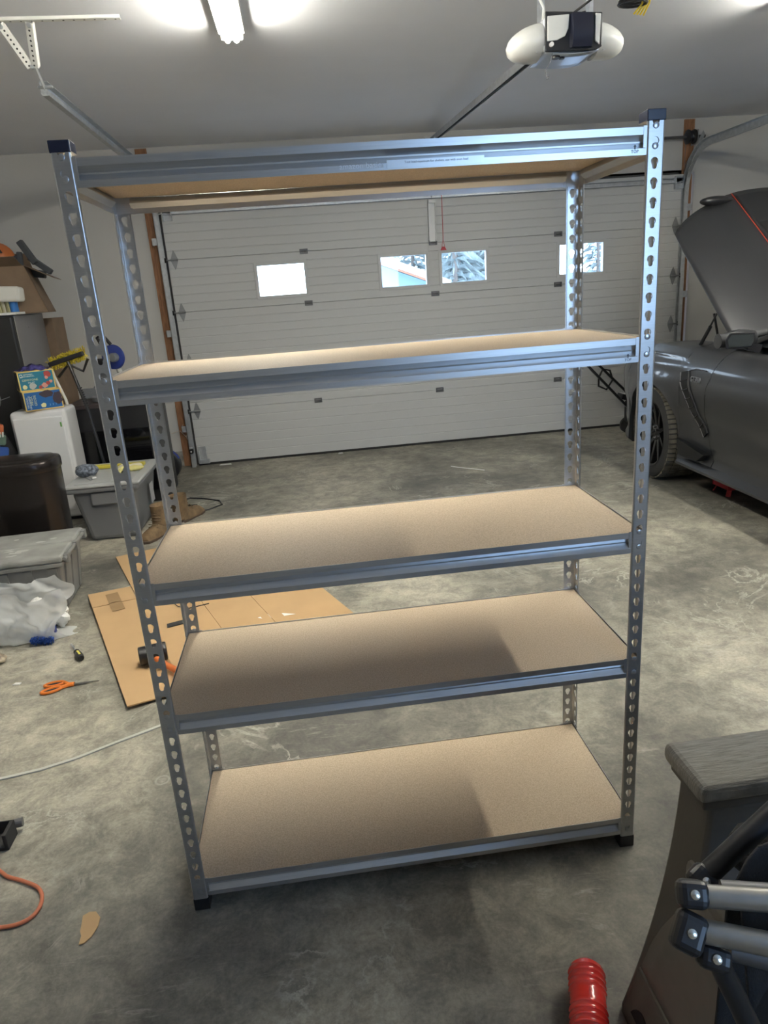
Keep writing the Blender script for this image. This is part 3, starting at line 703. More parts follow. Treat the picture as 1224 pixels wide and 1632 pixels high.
def side(y, z, s):
    ins = inset(z)
    if y > 3.9: ins += .55 * ((y - 3.9) / .62) ** 2.4
    if y < .3: ins += .25 * ((.3 - y) / .6) ** 2
    for yw in (YF, YR):
        d = math.hypot(y - yw, z - .345); ins -= .022 * math.exp(-((d - AR) / .10) ** 2)
        ins -= .02 * math.exp(-((y - yw) / .5) ** 2) * math.exp(-((z - .8) / .2) ** 2)
    return CX + s * (HWD - ins)
def zlow(y):
    z = .20
    for yw in (YF, YR):
        if abs(y - yw) < AR: z = max(z, .345 + math.sqrt(AR * AR - (y - yw) ** 2))
    return z
def ztop(y):
    if y > 2.72: return 1.03 - (.30 * ((y - 3.3) / 1.2) ** 1.9 if y > 3.3 else 0)
    if y > 1.0: return 1.03
    return 1.03 + .03 * min(1, (1.0 - y))
def ywarp(y, z):
    bmp = .085 * sin(pi * min(1, max(0, (z - .30) / .72)))
    return y + bmp * math.exp(-((y - 2.74) / .12) ** 2)
def side_panel(name, y0, y1, s, n=40):
    ys = [y0 + (y1 - y0) * k / n for k in range(n + 1)]
    for yw in (YF, YR):
        for a in range(0, 181, 9):
            yy = yw + AR * cos(radians(a))
            if y0 < yy < y1: ys.append(yy)
    ys = sorted(set(round(v, 5) for v in ys)); rows = 26
    vs = [Vector((side(ywarp(y, z), z, s), ywarp(y, z), z)) for k in range(rows + 1) for y in ys for z in (zlow(y) + (ztop(y) - zlow(y)) * k / rows,)]
    # inner return edge round the wheel opening
    nn = len(ys)
    vs += [Vector((side(y, zlow(y), s) - s * .09, y, zlow(y))) for y in ys]
    fs = [(k * nn + i, k * nn + i + 1, (k + 1) * nn + i + 1, (k + 1) * nn + i) for k in range(rows) for i in range(nn - 1)]
    b0 = (rows + 1) * nn; fs += [(i, i + 1, b0 + i + 1, b0 + i) for i in range(nn - 1)]
    return MB().add(vs, fs).build(name, paint, car, smooth=True, ang=50)
for s in (-1, 1):
    fender = side_panel('fender', 2.745, 4.50, s)
    side_panel('door', 1.35, 2.739, s); side_panel('quarter_panel', -.28, 1.344, s)
    q = MB(); q.grid(lambda u, v: Vector((CX + s * (HWD - .03 - .02 * (1 - v)), .02 + 4.3 * u, .2 + .75 * v)), 4, 2)
    # side skirt with a splitter lip
    rings = []
    for k in range(13):
        y = 1.20 + (3.13 - 1.20) * k / 12; xo = CX + s * (HWD + .012)
        rings.append([Vector((xo, y, .205)), Vector((xo + s * .0, y, .222)), Vector((xo - s * .05, y, .268)), Vector((xo - s * .16, y, .268)), Vector((xo - s * .16, y, .195))])
    MB().loft(rings).build('side_skirt', gloss if False else paint, car, smooth=True, ang=25)
b = MB(); b.box(CX - .84, CX + .84, -.1, 3.12, .19, .66); b.build('underbody', blackmatt, car)
b = MB(); b.box(CX - .62, CX + .62, 3.12, 4.3, .22, .60); b.build('subframe', blackmatt, car)
b = MB()
for s in (-1, 1):
    for yw in (YF, YR):
        for k in range(12):
            a0, a1 = radians(-10 + 200 * k / 12), radians(-10 + 200 * (k + 1) / 12); R = AR + .012
            y0, y1, z0, z1 = yw + R * cos(a0), yw + R * cos(a1), .345 + R * sin(a0), .345 + R * sin(a1)
            xo, xi = CX + s * (HWD - .07), CX + s * .55
            b.add([(xo, y0, z0), (xo, y1, z1), (xi, y1, z1), (xi, y0, z0)], [(0, 1, 2, 3)])
b.build('wheel_liner', blackmatt, car)
# front fascia
b = MB(); b.grid(lambda u, v: Vector((CX + (2 * u - 1) * abs(CX - side(4.5, .2 + .62 * v, -1)), 4.50 + .10 * (1 - (2 * u - 1) ** 2) + .05 * sin(pi * v), .2 + .62 * v)), 16, 8)
b.build('front_bumper', paint, car, smooth=True, solid=.01)
b = MB(); b.grid(lambda u, v: Vector((CX + (2 * u - 1) * abs(CX - side(-.28, .25 + .78 * v, -1)), -.28 - .08 * (1 - (2 * u - 1) ** 2) * sin(pi * v), .25 + .78 * v)), 16, 8)
b.build('rear_bumper', paint, car, smooth=True, solid=.01)
# engine bay
b = MB(); b.box(CX - .70, CX + .70, 2.80, 4.25, .60, .74); b.build('engine_bay_floor', blackmatt, car)
b = MB(); b.box(CX - .28, CX + .28, 3.0, 3.75, .74, .97); b.build('engine_cover', mat('engine_blue', (.02, .03, .10), .4), car, bevel=.03, seg=3)
b = MB()
for s in (-1, 1):
    b.box(CX + s * .50 - .09, CX + s * .50 + .09, 3.4, 3.6, .74, .99); b.box(CX + s * .58 - .07, CX + s * .58 + .07, 3.0, 3.16, .74, 1.0)
b.bar((CX - .72, 3.15, 1.0), (CX + .72, 3.15, 1.0), .03, .03)
b.build('engine_parts', mat('engine_alloy', (.25, .25, .27), .4, .7), car, bevel=.015, seg=2)
b = MB()
for k in range(5): b.cyl((CX - .80 + .09 * k, 2.92 + .03 * (k % 2), .96), (CX - .80 + .09 * k, 2.92 + .03 * (k % 2), 1.035), .02, 8)
b.build('bay_caps', darksteel, car)
# hood, raised on its rear hinges
HL, HT, HY, HZ = 1.16, radians(37.8), 2.70, 1.085
def hood(u, v, lift=0.0):      # u -1..1 across, v 0..1 from hinge to nose
    hw = .86 - .05 * v - .10 * max(0, v - .8) ** 1.0
    L_ = HL + .34 * (1 - u * u) ** .8
    l = v * L_; cr = .055 * (1 - u * u) + .018 * (1 / (1 + math.exp((abs(u) - .47) * 40))) - .11 * max(0, v - .6) ** 2 + lift - .03 * abs(u) ** 6
    y = HY + l * cos(HT) - cr * sin(HT); z = HZ + l * sin(HT) + cr * cos(HT)
    return Vector((CX + u * hw, y, z))
b = MB(); b.grid(lambda u, v: hood(2 * u - 1, v, 0), 56, 26)
ho = b.build('hood', paint, car, smooth=True, solid=.014)
b = MB(); b.grid(lambda u, v: hood(-.335 + .67 * u, v, .009), 24, 26); b.build('stripe', stripe, ho, smooth=True, solid=.002)
for u0 in (-.352, .338):
    MB().grid(lambda u, v: hood(u0 + .008 * u, v, .0095), 2, 26).build('pinstripe', mat('pin_red', (.60, .06, .03), .4), ho, smooth=True, solid=.002)
b = MB(); b.grid(lambda u, v: hood(-.30 + .60 * u, .62 + .10 * v, .013), 12, 4); b.build('hood_vent', blackmatt, ho, solid=.006)
b = MB(); b.grid(lambda u, v: hood(-.9 + 1.8 * u, .06 + .86 * v, -.045 - .01 * sin(12 * v)), 10, 10); b.build('hood_liner', blackmatt, ho, smooth=True)
b = MB()
for v_ in (.5,): b.sphere(hood(-.52, .985, .02), 1, 18, 10, (.13, .05, .035))
b.build('front_trim', blackpl, ho, smooth=True)
b = MB(); b.cyl((3.17, 3.22, 1.0), (3.17, 3.10, 1.14), .012, 10); b.cyl((3.17, 3.22, 1.0), (3.17, 3.03, 1.23), .006, 8); b.build('gas_strut', blackpl, car)
MB().tube([(3.30, 3.25, .98), (3.26, 3.16, 1.08), (3.22, 3.15, 1.22)], .008, 8).build('washer_hose', blackpl, car)
# greenhouse
def gh(k):
    pass
rings = []
for y, zb, zt_, wb_, wt in ((2.62, 1.05, 1.075, .80, .74), (2.2, 1.04, 1.24, .84, .66), (1.85, 1.03, 1.345, .86, .60), (1.4, 1.03, 1.385, .87, .58), (.9, 1.03, 1.37, .86, .57), (.35, 1.04, 1.25, .84, .55), (-.05, 1.06, 1.10, .78, .60)):
    rings.append([Vector((CX - wb_, y, zb)), Vector((CX - wt - .02, y, zt_ - .02)), Vector((CX - wt * .5, y, zt_ + .012)), Vector((CX, y, zt_ + .018)), Vector((CX + wt * .5, y, zt_ + .012)), Vector((CX + wt + .02, y, zt_ - .02)), Vector((CX + wb_, y, zb))])
MB().loft(rings).build('greenhouse', carglass, car, smooth=True, ang=30)
b = MB()
rr_ = [[r[1] + Vector((-.012, 0, .004)), r[2] + Vector((0, 0, .012)), r[3] + Vector((0, 0, .012)), r[4] + Vector((0, 0, .012)), r[5] + Vector((.012, 0, .004))] for r in rings[2:5]]
b.loft(rr_, caps=False); b.build('roof', paint, car, smooth=True, solid=.01)
for s in (-1, 1):
    a = Vector((CX + s * .805, 2.62, 1.055)); c = Vector((CX + s * .63, 1.85, 1.345)); MB().bar(a, c, .05, .03).build('windscreen_pillar', paint, car, bevel=.008)
b = MB(); b.box(CX - .82, CX + .82, 2.60, 2.80, 1.02, 1.045); b.build('cowl', blackpl, car)
b = MB(); b.box(CX - .80, CX + .80, -.2, .0, .95, 1.05); b.build('boot_lid', paint, car, bevel=.02)
# mirror
for s in (-1, 1):
    rings = []
    for k in range(9):
        t = k / 8; xx = CX + s * (.90 + .235 * t); q = .72 + .28 * sin(pi * min(1, t * 1.15 + .05)); q = q if t < .95 else .75
        rings.append([Vector((xx, 2.44 + .055 * q * cos(a) + .02 * (1 - t), 1.105 + .062 * q * sin(a) * (1 if sin(a) > 0 else .85))) for a in [2 * pi * j / 16 for j in range(16)]])
    mo = MB().loft(rings).build('wing_mirror', paint, car, smooth=True, ang=60)
    b = MB(); b.prism([(-.085, -.042), (.075, -.045), (.09, -.01), (.085, .04), (-.07, .048), (-.095, .01)], (CX + s * 1.03, 2.386, 1.108), (1, 0, 0), (0, 0, 1), (0, -.006, 0)); b.build('mirror_rim', blackpl, mo, bevel=.004)
    b = MB(); b.prism([(-.072, -.032), (.064, -.035), (.078, -.008), (.073, .03), (-.06, .037), (-.082, .008)], (CX + s * 1.03, 2.379, 1.108), (1, 0, 0), (0, 0, 1), (0, -.002, 0)); b.build('mirror_glass', mat('mirror_glass', (.30, .33, .32), .12, .9), mo)
    MB().bar((CX + s * .87, 2.44, 1.045), (CX + s * .95, 2.44, 1.07), .05, .03, (0, 1, 0)).build('mirror_arm', blackpl, mo)
# side vent, badge (left side)
def SP(y, z, off=.004): return Vector((side(y, z, -1) - off, y, z))
def vent_line(f, r, n=14): return [SP(*f(k / n), r) for k in range(n + 1)]
outer = lambda t: (3.135 - .30 * t ** 1.25, .845 - .40 * t)
inner_ = lambda t: (3.055 - .25 * t ** 1.25, .862 - .385 * t)
b = MB(); n_ = 14
b.add([SP(*outer(k / n_), .008) for k in range(n_ + 1)] + [SP(*inner_(k / n_), .008) for k in range(n_ + 1)], [(k, k + 1, n_ + 2 + k, n_ + 1 + k) for k in range(n_)])
vo = b.build('side_vent', mat('vent_black', (.003, .003, .003), .6), car, solid=.012)
MB().tube(vent_line(outer, .010), .006, 6).build('vent_edge', chrome, vo, smooth=True)
MB().tube(vent_line(inner_, .004), .004, 6).build('vent_edge', paint, vo, smooth=True)
MB().tube([SP(3.07, .862, .003), SP(2.98, .880, .003), SP(2.86, .878, .003)], .005, 6).build('vent_edge', paint, vo, smooth=True)
b = MB()
for k in range(1, 7):
    t = k / 7; p0 = SP(*outer(t), .015); p1 = SP(*inner_(t), .015); b.bar(p0, p1, .006, .006, (1, 0, 0))
b.build('vent_slat', gloss, vo)
bp0, bp1 = SP(3.02, .815, .007), SP(2.88, .812, .007)
text('GT350', .052, mat('badge_silver', (.30, .30, .32), .35, .7), (bp0 + bp1) / 2 + Vector((-.002, 0, .0)), (0, -1, 0), (.12, 0, 1), car, 'badge', .003, sx=.85)
MB().prism([(2.3, .93), (2.7, .95), (2.7, .935), (2.3, .915)], (2.99, 0, 0), (0, 1, 0), (0, 0, 1), (.002, 0, 0)) if False else None
MB().prism([(3.13, .385), (2.78, .335), (2.86, .275), (3.10, .275)], (2.988, 0, 0), (0, 1, 0), (0, 0, 1), (.05, 0, 0)).build('sill_shade_patch', MT['vent_black'], car)  # flat black patch painting the shade of a hollow in the sill
# wheels
def wheel(x, y, s, steer):
    M = Matrix.Translation((x, y, WR)) @ Matrix.Rotation(steer, 4, 'Z') @ Matrix.Scale(-s, 4, (1, 0, 0))
    # local: outer face towards -x
    tyre = MB(); pr_ = [(-.125, .240), (-.135, .262), (-.140, .300), (-.132, .328), (-.112, .342), (.112, .342), (.132, .328), (.14, .300), (.135, .262), (.125, .240)]
    tyre.lathe((0, 0, 0), (1, 0, 0), [(t, r) for t, r in pr_], 56, closed=True)
    w_ = tyre.xf(M).build('wheel', rubber, car, smooth=True, ang=30)
    tb = MB()
    for k in range(60):
        a = 2 * pi * k / 60
        for j, (t0, t1) in enumerate(((-.128, -.075), (-.068, -.012), (-.005, .055), (.062, .125))):
            aa = a + (.026 if j % 2 else 0); R_ = Matrix.Rotation(aa, 3, 'X')
            tb.obox(R_ @ Vector(((t0 + t1) / 2, 0, .3425)), t1 - t0, .026, .010, R_)
    tb.xf(M).build('tread_block', mat('tread_dust', (.10, .09, .07), .9, noise=.5, nscale=14), w_)
    rim = MB(); rim.lathe((0, 0, 0), (1, 0, 0), [(-.128, .246), (-.134, .252), (-.128, .236), (-.10, .232), (.12, .225), (.12, .24)], 48, closed=True)
    rim.xf(M).build('rim', gloss, w_, smooth=True, ang=30)
    for k in range(10):
        a = 2 * pi * k / 10; R_ = Matrix.Rotation(a, 3, 'X'); sp = MB()
        sp.add([R_ @ Vector(p) for p in ((-.085, -.020, .045), (-.085, .020, .045), (-.122, .012, .235), (-.122, -.012, .235), (-.055, -.020, .045), (-.055, .020, .045), (-.09, .012, .235), (-.09, -.012, .235))],
               [(0, 1, 2, 3), (4, 7, 6, 5), (0, 4, 5, 1), (1, 5, 6, 2), (2, 6, 7, 3), (3, 7, 4, 0)])
        sp.xf(M).build('spoke', gloss, w_, bevel=.005)
    hb_ = MB(); hb_.lathe((-.092, 0, 0), (1, 0, 0), [(0, .03), (.004, .06), (.06, .065)], 24); hb_.xf(M).build('hub', gloss, w_, smooth=True)
    for k in range(5):
        ln = MB(); a = 2 * pi * k / 5; ln.cyl((-.104, .045 * cos(a), .045 * sin(a)), (-.08, .045 * cos(a), .045 * sin(a)), .010, 6)
        ln.xf(M).build('lug_nut', chrome, w_)
    MB().cyl((.0, 0, 0), (.025, 0, 0), .185, 40).xf(M).build('brake_disc', chrome, w_)
    MB().obox((-.01, .10, .08), .10, .13, .16, Z3).xf(M).build('brake_caliper', mat('caliper', (.04, .04, .045), .4), w_, bevel=.02)
for s in (-1, 1):
    wheel(CX + s * (HWD - .13), YF, s, radians(-5)); wheel(CX + s * (HWD - .14), YR, s, 0)

# jack stand below the sill
js = thing('jack_stand', (3.34, 2.95, 0), 'red jack stand on the floor under the sill of the dark car', 'jack stand')
jr = mat('jack_red', (.42, .025, .035), .45)
b = MB()
for sx, sy in ((-1, -1), (1, -1), (1, 1), (-1, 1)):
    b.bar((3.34 + sx * .10, 2.95 + sy * .09, .0), (3.34 + sx * .03, 2.95 + sy * .03, .185), .032, .006, (sx, sy, 0))
for a in range(4): pass
b.box(3.23, 3.45, 2.855, 2.861, .045, .085); b.box(3.23, 3.45, 3.039, 3.045, .045, .085); b.box(3.235, 3.241, 2.86, 3.04, .045, .085); b.box(3.439, 3.445, 2.86, 3.04, .045, .085)
b.build('base', jr, js, bevel=.002)
b = MB(); b.cyl((3.34, 2.95, .10), (3.34, 2.95, .186), .018, 12); b.box(3.30, 3.38, 2.93, 2.97, .178, .19); b.build('post', jr, js)

# push mower behind the car's nose
mw = thing('push_mower', (3.4, 4.95, 0), 'black push mower with a white label, standing between the car nose and the door', 'mower')
for x0, x1, z0, z1, y in ((2.86, 3.46, .90, .27, 4.84), (3.03, 3.60, .88, .32, 5.04)):
    MB().bar((x0, y, z0), (x1, y, z1), .022, .022, (0, 1, 0)).build('handle_tube', blackpl, mw, bevel=.003)
MB().cyl((2.87, 4.84, .89), (3.03, 5.04, .88), .013, 10).build('handle_bar', blackpl, mw)
b = MB(); b.tube([(3.22, 5.05, .58), (3.26, 5.05, .66), (3.33, 5.05, .64), (3.36, 5.05, .55), (3.30, 5.05, .46), (3.22, 5.05, .50), (3.22, 5.05, .58)], .010, 8); b.build('grip_loop', blackpl, mw, smooth=True)
b = MB(); b.box(3.50, 3.92, 4.80, 5.10, .12, .34); b.build('deck', blackmatt, mw, bevel=.03, seg=3)
b = MB(); b.obox((3.42, 4.86, .40), .15, .12, .05, Matrix.Rotation(radians(15), 3, 'Y')); b.build('control_box', blackpl, mw, bevel=.006)
b = MB(); b.obox((3.427, 4.855, .428), .125, .095, .004, Matrix.Rotation(radians(15), 3, 'Y')); b.build('label_plate', mat('label_white', (.75, .75, .72), .5), mw)
for x, y in ((3.56, 4.78), (3.84, 4.78), (3.56, 5.12), (3.84, 5.12)): MB().cyl((x, y - .015, .08), (x, y + .015, .08), .08, 20).build('wheel', rubber, mw)

# ------------------------------------------------------------------ moulded bench and folded chair at the lower right
resin = mat('resin_brown', (.105, .094, .078), .65, noise=.06, nscale=60, stretch=(1, 8, 1))
resintop = mat('resin_woodgrain', (.25, .235, .205), .75, noise=.28, nscale=22, stretch=(1.2, 14, 1), bump=.6, bscale=60)
bench = thing('plastic_bench', (1.4, -.5, 0), 'grey-brown moulded plastic bench with a woodgrain top and flared side, at the lower right', 'bench')
b = MB(); b.box(1.055, 1.86, -.547, -.405, .612, .652); b.build('top', resintop, bench, bevel=.014, seg=3)
b = MB(); b.box(1.068, 1.85, -.536, -.416, .592, .612); b.build('lip', resin, bench, bevel=.004)
def leg(x0, x1, f):
    rings = []
    for k in range(13):
        t = k / 12; z = .595 * (1 - t); fl = .020 * t + .085 * t ** 2
        rings.append([Vector((x0 - f * fl, -.428 + .0 * t, z)), Vector((x1 + .3 * fl, -.428, z)), Vector((x1 + .3 * fl, -.535 - .05 * t * t, z)), Vector((x0 - f * fl, -.535 - .05 * t * t, z))])
    return MB().loft(rings)
leg(1.082, 1.20, 1).build('leg', resin, bench, smooth=True, bevel=.008, ang=30)
leg(1.72, 1.84, -.2).build('leg', resin, bench, smooth=True, bevel=.008, ang=30)
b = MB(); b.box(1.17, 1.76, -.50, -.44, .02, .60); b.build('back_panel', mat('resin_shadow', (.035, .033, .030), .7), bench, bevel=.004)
resin2 = mat('resin_panel', (.15, .137, .118), .5, noise=.05, nscale=40)
def sidex(z):
    t = 1 - z / .595; return 1.082 - (.020 * t + .085 * t ** 2)
def yback(z):
    P_ = [(.128, -.452), (.20, -.458), (.26, -.474), (.32, -.500), (.37, -.530), (.42, -.575), (.46, -.640)]
    for (a, p), (c, q) in zip(P_, P_[1:]):
        if z <= c: return p + (q - p) * max(0, (z - a) / (c - a))
    return P_[-1][1]
MB().grid(lambda u, v: Vector((sidex(.128 + .332 * v) - .002, yback(.128 + .332 * v) * (1 - u) - .95 * u, .128 + .332 * v)), 10, 16).build('side_panel', resin2, bench, smooth=True, solid=.008)
MB().grid(lambda u, v: Vector((sidex(.004 + .122 * v) - .000, -.445 * (1 - u) - .95 * u, .004 + .122 * v)), 8, 6).build('lower_panel', resin, bench, smooth=True, solid=.008)
MB().tube([(sidex(.128) - .006, -.452, .128), (sidex(.128) - .006, -.95, .128)], .0035, 8).build('moulded_rib', resin2, bench, smooth=True)
b = MB(); b.prism([(.040 * cos(a), .055 * sin(a)) for a in [pi * k / 14 for k in range(15)]], (sidex(.03) - .009, -.505, .008), (0, 1, 0), (.22, 0, 1), (.003, 0, 0)); b.build('foot_shade_disc', blackmatt, bench)  # black half disc standing in for the shade inside an arched opening
MB().box(1.06, 1.78, -.94, -.50, .41, .455).build('seat', resin2, bench, bevel=.012, seg=3)
MB().box(1.70, 1.78, -.94, -.50, .0, .41).build('far_side', resin, bench, bevel=.01)

alu = mat('tube_aluminium', (.42, .41, .38), .38, .9, noise=.1, nscale=30, stretch=(1, 1, 1))
blkfab = mat('black_fabric', (.013, .013, .014), .9, bump=.5, bscale=300)
ch = thing('folding_chair', (1.05, -.98, 0), 'folded camp chair with black joints and grey metal tubes, leaning before the plastic bench', 'chair')
def T(u): return Vector(u)
rv = mat('rivet_bright', (.72, .70, .62), .25, .9)
def joint(c, w_, h_, d_, ang):
    R_ = Matrix.Rotation(radians(-12), 3, 'Z') @ Matrix.Rotation(radians(-42), 3, 'X') @ Matrix.Rotation(radians(ang), 3, 'Y'); o = MB(); o.obox(c, w_, d_, h_, R_); q = o.build('joint', blackpl, ch, bevel=.009, seg=3)
    n = R_ @ Vector((0, -1, 0)); up = R_ @ Vector((0, 0, 1))
    f_ = Vector(c) + n * d_ * .5
    r_ = MB(); r_.lathe(f_, n, [(0, .0055), (.0018, .005), (.003, .0025)], 12); r_.build('rivet', rv, q, smooth=True)
    return q
CV = (CAM_LOC)
def along(p, t):      # helper for layering the folded tubes in depth
    return Vector(p)
tubes = [((.812, -.946, .868), (1.16, -1.07, .895), .0122, alu), ((.800, -.965, .842), (1.14, -1.12, .840), .0125, alu),
         ((.835, -.968, .812), (1.10, -1.09, .79), .0120, darksteel), ((.848, -.925, .847), (1.18, -1.03, .86), .0118, darksteel),
         ((.873, -.855, .795), (1.22, -.82, 1.08), .0135, blackpl), ((.925, -.86, .775), (1.26, -.84, 1.02), .0135, blackpl)]
for a, c, r, m_ in tubes: MB().cyl(a, c, r, 18).build('tube', m_, ch, smooth=True)
joint((.800, -.945, .872), .034, .030, .026, 4)
joint((.787, -.965, .842), .034, .042, .028, 25)
joint((.812, -.975, .812), .036, .026, .026, 15)
joint((.868, -.860, .793), .030, .040, .024, -40)
joint((.915, -.875, .777), .028, .034, .024, -30)
b = MB(); b.tube([(.815, -.970, .815), (.86, -1.0, .70), (.90, -1.02, .45), (.91, -1.03, .012)], .0125, 12); b.tube([(1.16, -1.06, .88), (1.15, -1.04, .5), (1.12, -1.03, .012)], .0125, 12)
b.build('leg', blackpl, ch, smooth=True)
b = MB(); b.sphere((1.17, -.80, .755), 1, 40, 24, (.245, .055, .080))
for v in b.v: v += nz(v, 11) * .03 + nz(v, 30) * .010
b.build('folded_canvas', blkfab, ch, smooth=True)
b = MB(); b.grid(lambda u, v: Vector((.88 + .30 * u, -.905 + .02 * sin(9 * u) - .05 * v, .835 + .13 * u - .14 * v + .012 * sin(14 * u + 5 * v))), 16, 10)
b.build('seat_fabric', blkfab, ch, smooth=True, solid=.004)
b = MB(); b.grid(lambda u, v: Vector((.90 + .30 * u, -.865 + .015 * sin(11 * u), .77 + .13 * u - .42 * v + .01 * sin(8 * v))), 16, 10)
b.build('back_fabric', blkfab, ch, smooth=True, solid=.004)

# red ribbed float with white rope on the floor
fl = thing('ribbed_float', (.895, -.46, 0), 'red ribbed plastic float lying on the floor with white rope, left of the plastic bench', 'float')
redp = mat('float_red', (.62, .028, .022), .22, coat=.6)
A = Vector((.868, -.53, .042)); Dv = Vector((.33, .94, .02)).normalized()
prof = [(0, .012), (.01, .030), (.02, .036)]
for k in range(30):
    t = .024 + .14 * k / 29; prof.append((t, .039 + (.0019 if (k < 11 or k > 17) else .0002) * cos(k * 2 * pi / 3)))
prof += [(.168, .035), (.178, .026), (.184, .012)]
MB().lathe(A, Dv, prof, 36).build('shell', redp, fl, smooth=True, ang=50)
MB().lathe(A + Dv * .182, Dv, [(0, .008), (.008, .008), (.011, .004)], 12).build('end_eye', mat('float_grey', (.5, .48, .46), .5), fl, smooth=True)
rope = MB(); pts = []
for k in range(60):
    a = k / 59 * 5 * pi; pts.append((.885 + .05 * cos(a) * (1 - .3 * k / 59) + .0006 * k, -.555 + .028 * sin(a), .006 + .0009 * k))
rope.tube(pts, .0052, 8); rope.tube([(.872, -.528, .042), (.868, -.545, .03), (.872, -.56, .012)], .0052, 8)
rope.build('rope', mat('rope_white', (.62, .60, .55), .85, bump=.9, bscale=500), fl, smooth=True)

# ------------------------------------------------------------------ left clutter
def tbox(x0, x1, y0, y1, z0, z1, tp):      # box tapering towards the base
    b = MB(); b.add([(x0 + tp, y0 + tp, z0), (x1 - tp, y0 + tp, z0), (x1 - tp, y1 - tp, z0), (x0 + tp, y1 - tp, z0), (x0, y0, z1), (x1, y0, z1), (x1, y1, z1), (x0, y1, z1)],
                    [(3, 2, 1, 0), (4, 5, 6, 7), (0, 1, 5, 4), (1, 2, 6, 5), (2, 3, 7, 6), (3, 0, 4, 7)]); return b
# hinged-lid tote, front left
tg = mat('tote_grey', (.20, .20, .195), .6, noise=.12, nscale=10)
tgd = mat('tote_lid', (.27, .27, .255), .65, noise=.25, nscale=7)
ft = thing('storage_tote', (-1.3, 2.3, 0), 'dusty grey attached-lid tote at the left edge, in front of the dark bin', 'tote', rot=(0, 0, 0))
RM = Matrix.Translation((-1.3, 2.3, 0)) @ Matrix.Rotation(radians(4), 4, 'Z')
tbox(-.36, .345, -.245, .235, 0, .29, .035).xf(RM).build('body', tg, ft, bevel=.015)
b = MB()
for x in (-.30, -.18, -.06, .06, .18, .30): b.add([(x - .022, -.252, .27), (x + .022, -.252, .27), (x + .018, -.218, .02), (x - .018, -.218, .02), (x - .022, -.235, .27), (x + .022, -.235, .27), (x + .018, -.20, .02), (x - .018, -.20, .02)], [(0, 1, 2, 3), (4, 7, 6, 5), (0, 4, 5, 1), (1, 5, 6, 2), (2, 6, 7, 3), (3, 7, 4, 0)])
for y in (-.14, 0, .14): b.add([(.352, y - .022, .27), (.352, y + .022, .27), (.318, y + .018, .02), (.318, y - .018, .02), (.335, y - .022, .27), (.335, y + .022, .27), (.30, y + .018, .02), (.30, y - .018, .02)], [(0, 1, 2, 3), (4, 7, 6, 5), (0, 4, 5, 1), (1, 5, 6, 2), (2, 6, 7, 3), (3, 7, 4, 0)])
b.xf(RM).build('rib', tg, ft)['kind'] = 'stuff'
MB().box(-.375, .36, -.26, .25, .275, .30).xf(RM).build('rim', tg, ft, bevel=.006)
for y0, y1 in ((-.262, -.004), (.004, .252)):
    lid = MB(); lid.box(-.375, .362, y0, y1, .300, .335); lid.xf(RM).build('lid', tgd, ft, bevel=.012)
b = MB(); b.cyl((.372, -.25, .315), (.372, .24, .315), .010, 8)
for y in (-.2, 0, .2): b.box(.362, .385, y - .02, y + .02, .285, .33)
b.xf(RM).build('hinge', tg, ft)
b = MB()
for k in range(9):
    c = Vector((random.uniform(.02, .30), random.uniform(-.16, .18), .3358)); n = 9; r = random.uniform(.012, .035)
    b.add([c + Vector((cos(2 * pi * i / n) * r * random.uniform(.5, 1.6), sin(2 * pi * i / n) * r * random.uniform(.3, .8), 0)) for i in range(n)], [tuple(range(n))])
b.xf(RM).build('paint_splash', mat('splash', (.45, .45, .43), .8), ft)
# storage tote with rounded lid
t2 = thing('storage_tote', (-1.0, 3.6, 0), 'grey plastic storage tote with a pale lid, hammer and gloves lying on it', 'tote')
tb2 = mat('tote_blue_grey', (.165, .17, .18), .5)
tbox(-1.225, -.79, 3.27, 3.92, 0, .375, .055).build('body', tb2, t2, bevel=.035, seg=3)
MB().box(-1.25, -.765, 3.245, 3.945, .365, .40).build('lid_rim', tb2, t2, bevel=.012)
b = MB(); b.box(-1.255, -.76, 3.24, 3.95, .398, .418); b.build('lid', mat('lid_pale', (.40, .41, .41), .45), t2, bevel=.009, seg=3)
MB().box(-1.20, -.82, 3.29, 3.90, .416, .424).build('lid_panel', MT['lid_pale'], t2, bevel=.004)
MB().box(-1.10, -.92, 3.262, 3.29, .27, .36).build('grip', tb2, t2, bevel=.01)
MB().box(-.787, -.783, 3.62, 3.72, .16, .30).build('label_print', mat('label_grey', (.4, .4, .42), .5), t2)
# things on its lid
hm = thing('level', (-1.0, 3.75, .424), 'long yellow spirit level lying across the grey storage tote', 'level')
yel = mat('tool_yellow', (.55, .47, .06), .45)
MB().obox((-1.04, 3.72, .440), .46, .05, .024, rotz(radians(-4))).build('body', yel, hm, bevel=.004)
MB().obox((-1.275, 3.735, .441), .06, .056, .034, rotz(radians(-4))).build('end_grip', blackpl, hm, bevel=.008)
b = MB(); b.sphere((-1.16, 3.50, .470), .075, 18, 12, (1.1, .8, .6))
for v in b.v: v += nz(v, 14) * .012
hc_ = b.build('work_cloth', mat('cloth_blue_grey', (.14, .16, .20), .9, noise=.8, nscale=60), smooth=True)
meta(hc_, 'crumpled dark blue-grey cloth on the grey storage tote beside the yellow level', 'cloth')
b = MB(); b.bar((-1.13, 3.45, .434), (-1.09, 3.40, .434), .03, .014); b.bar((-1.15, 3.44, .432), (-1.10, 3.35, .432), .012, .010)
meta(b.build('trowel', mat('tool_white', (.6, .6, .6), .35, .5), bevel=.003), 'small pale tool tip poking out from the dark cloth', 'tool')
gv = thing('work_gloves', (-.86, 3.62, .424), 'pair of cream and yellow work gloves at the right end of the grey storage tote', 'gloves')
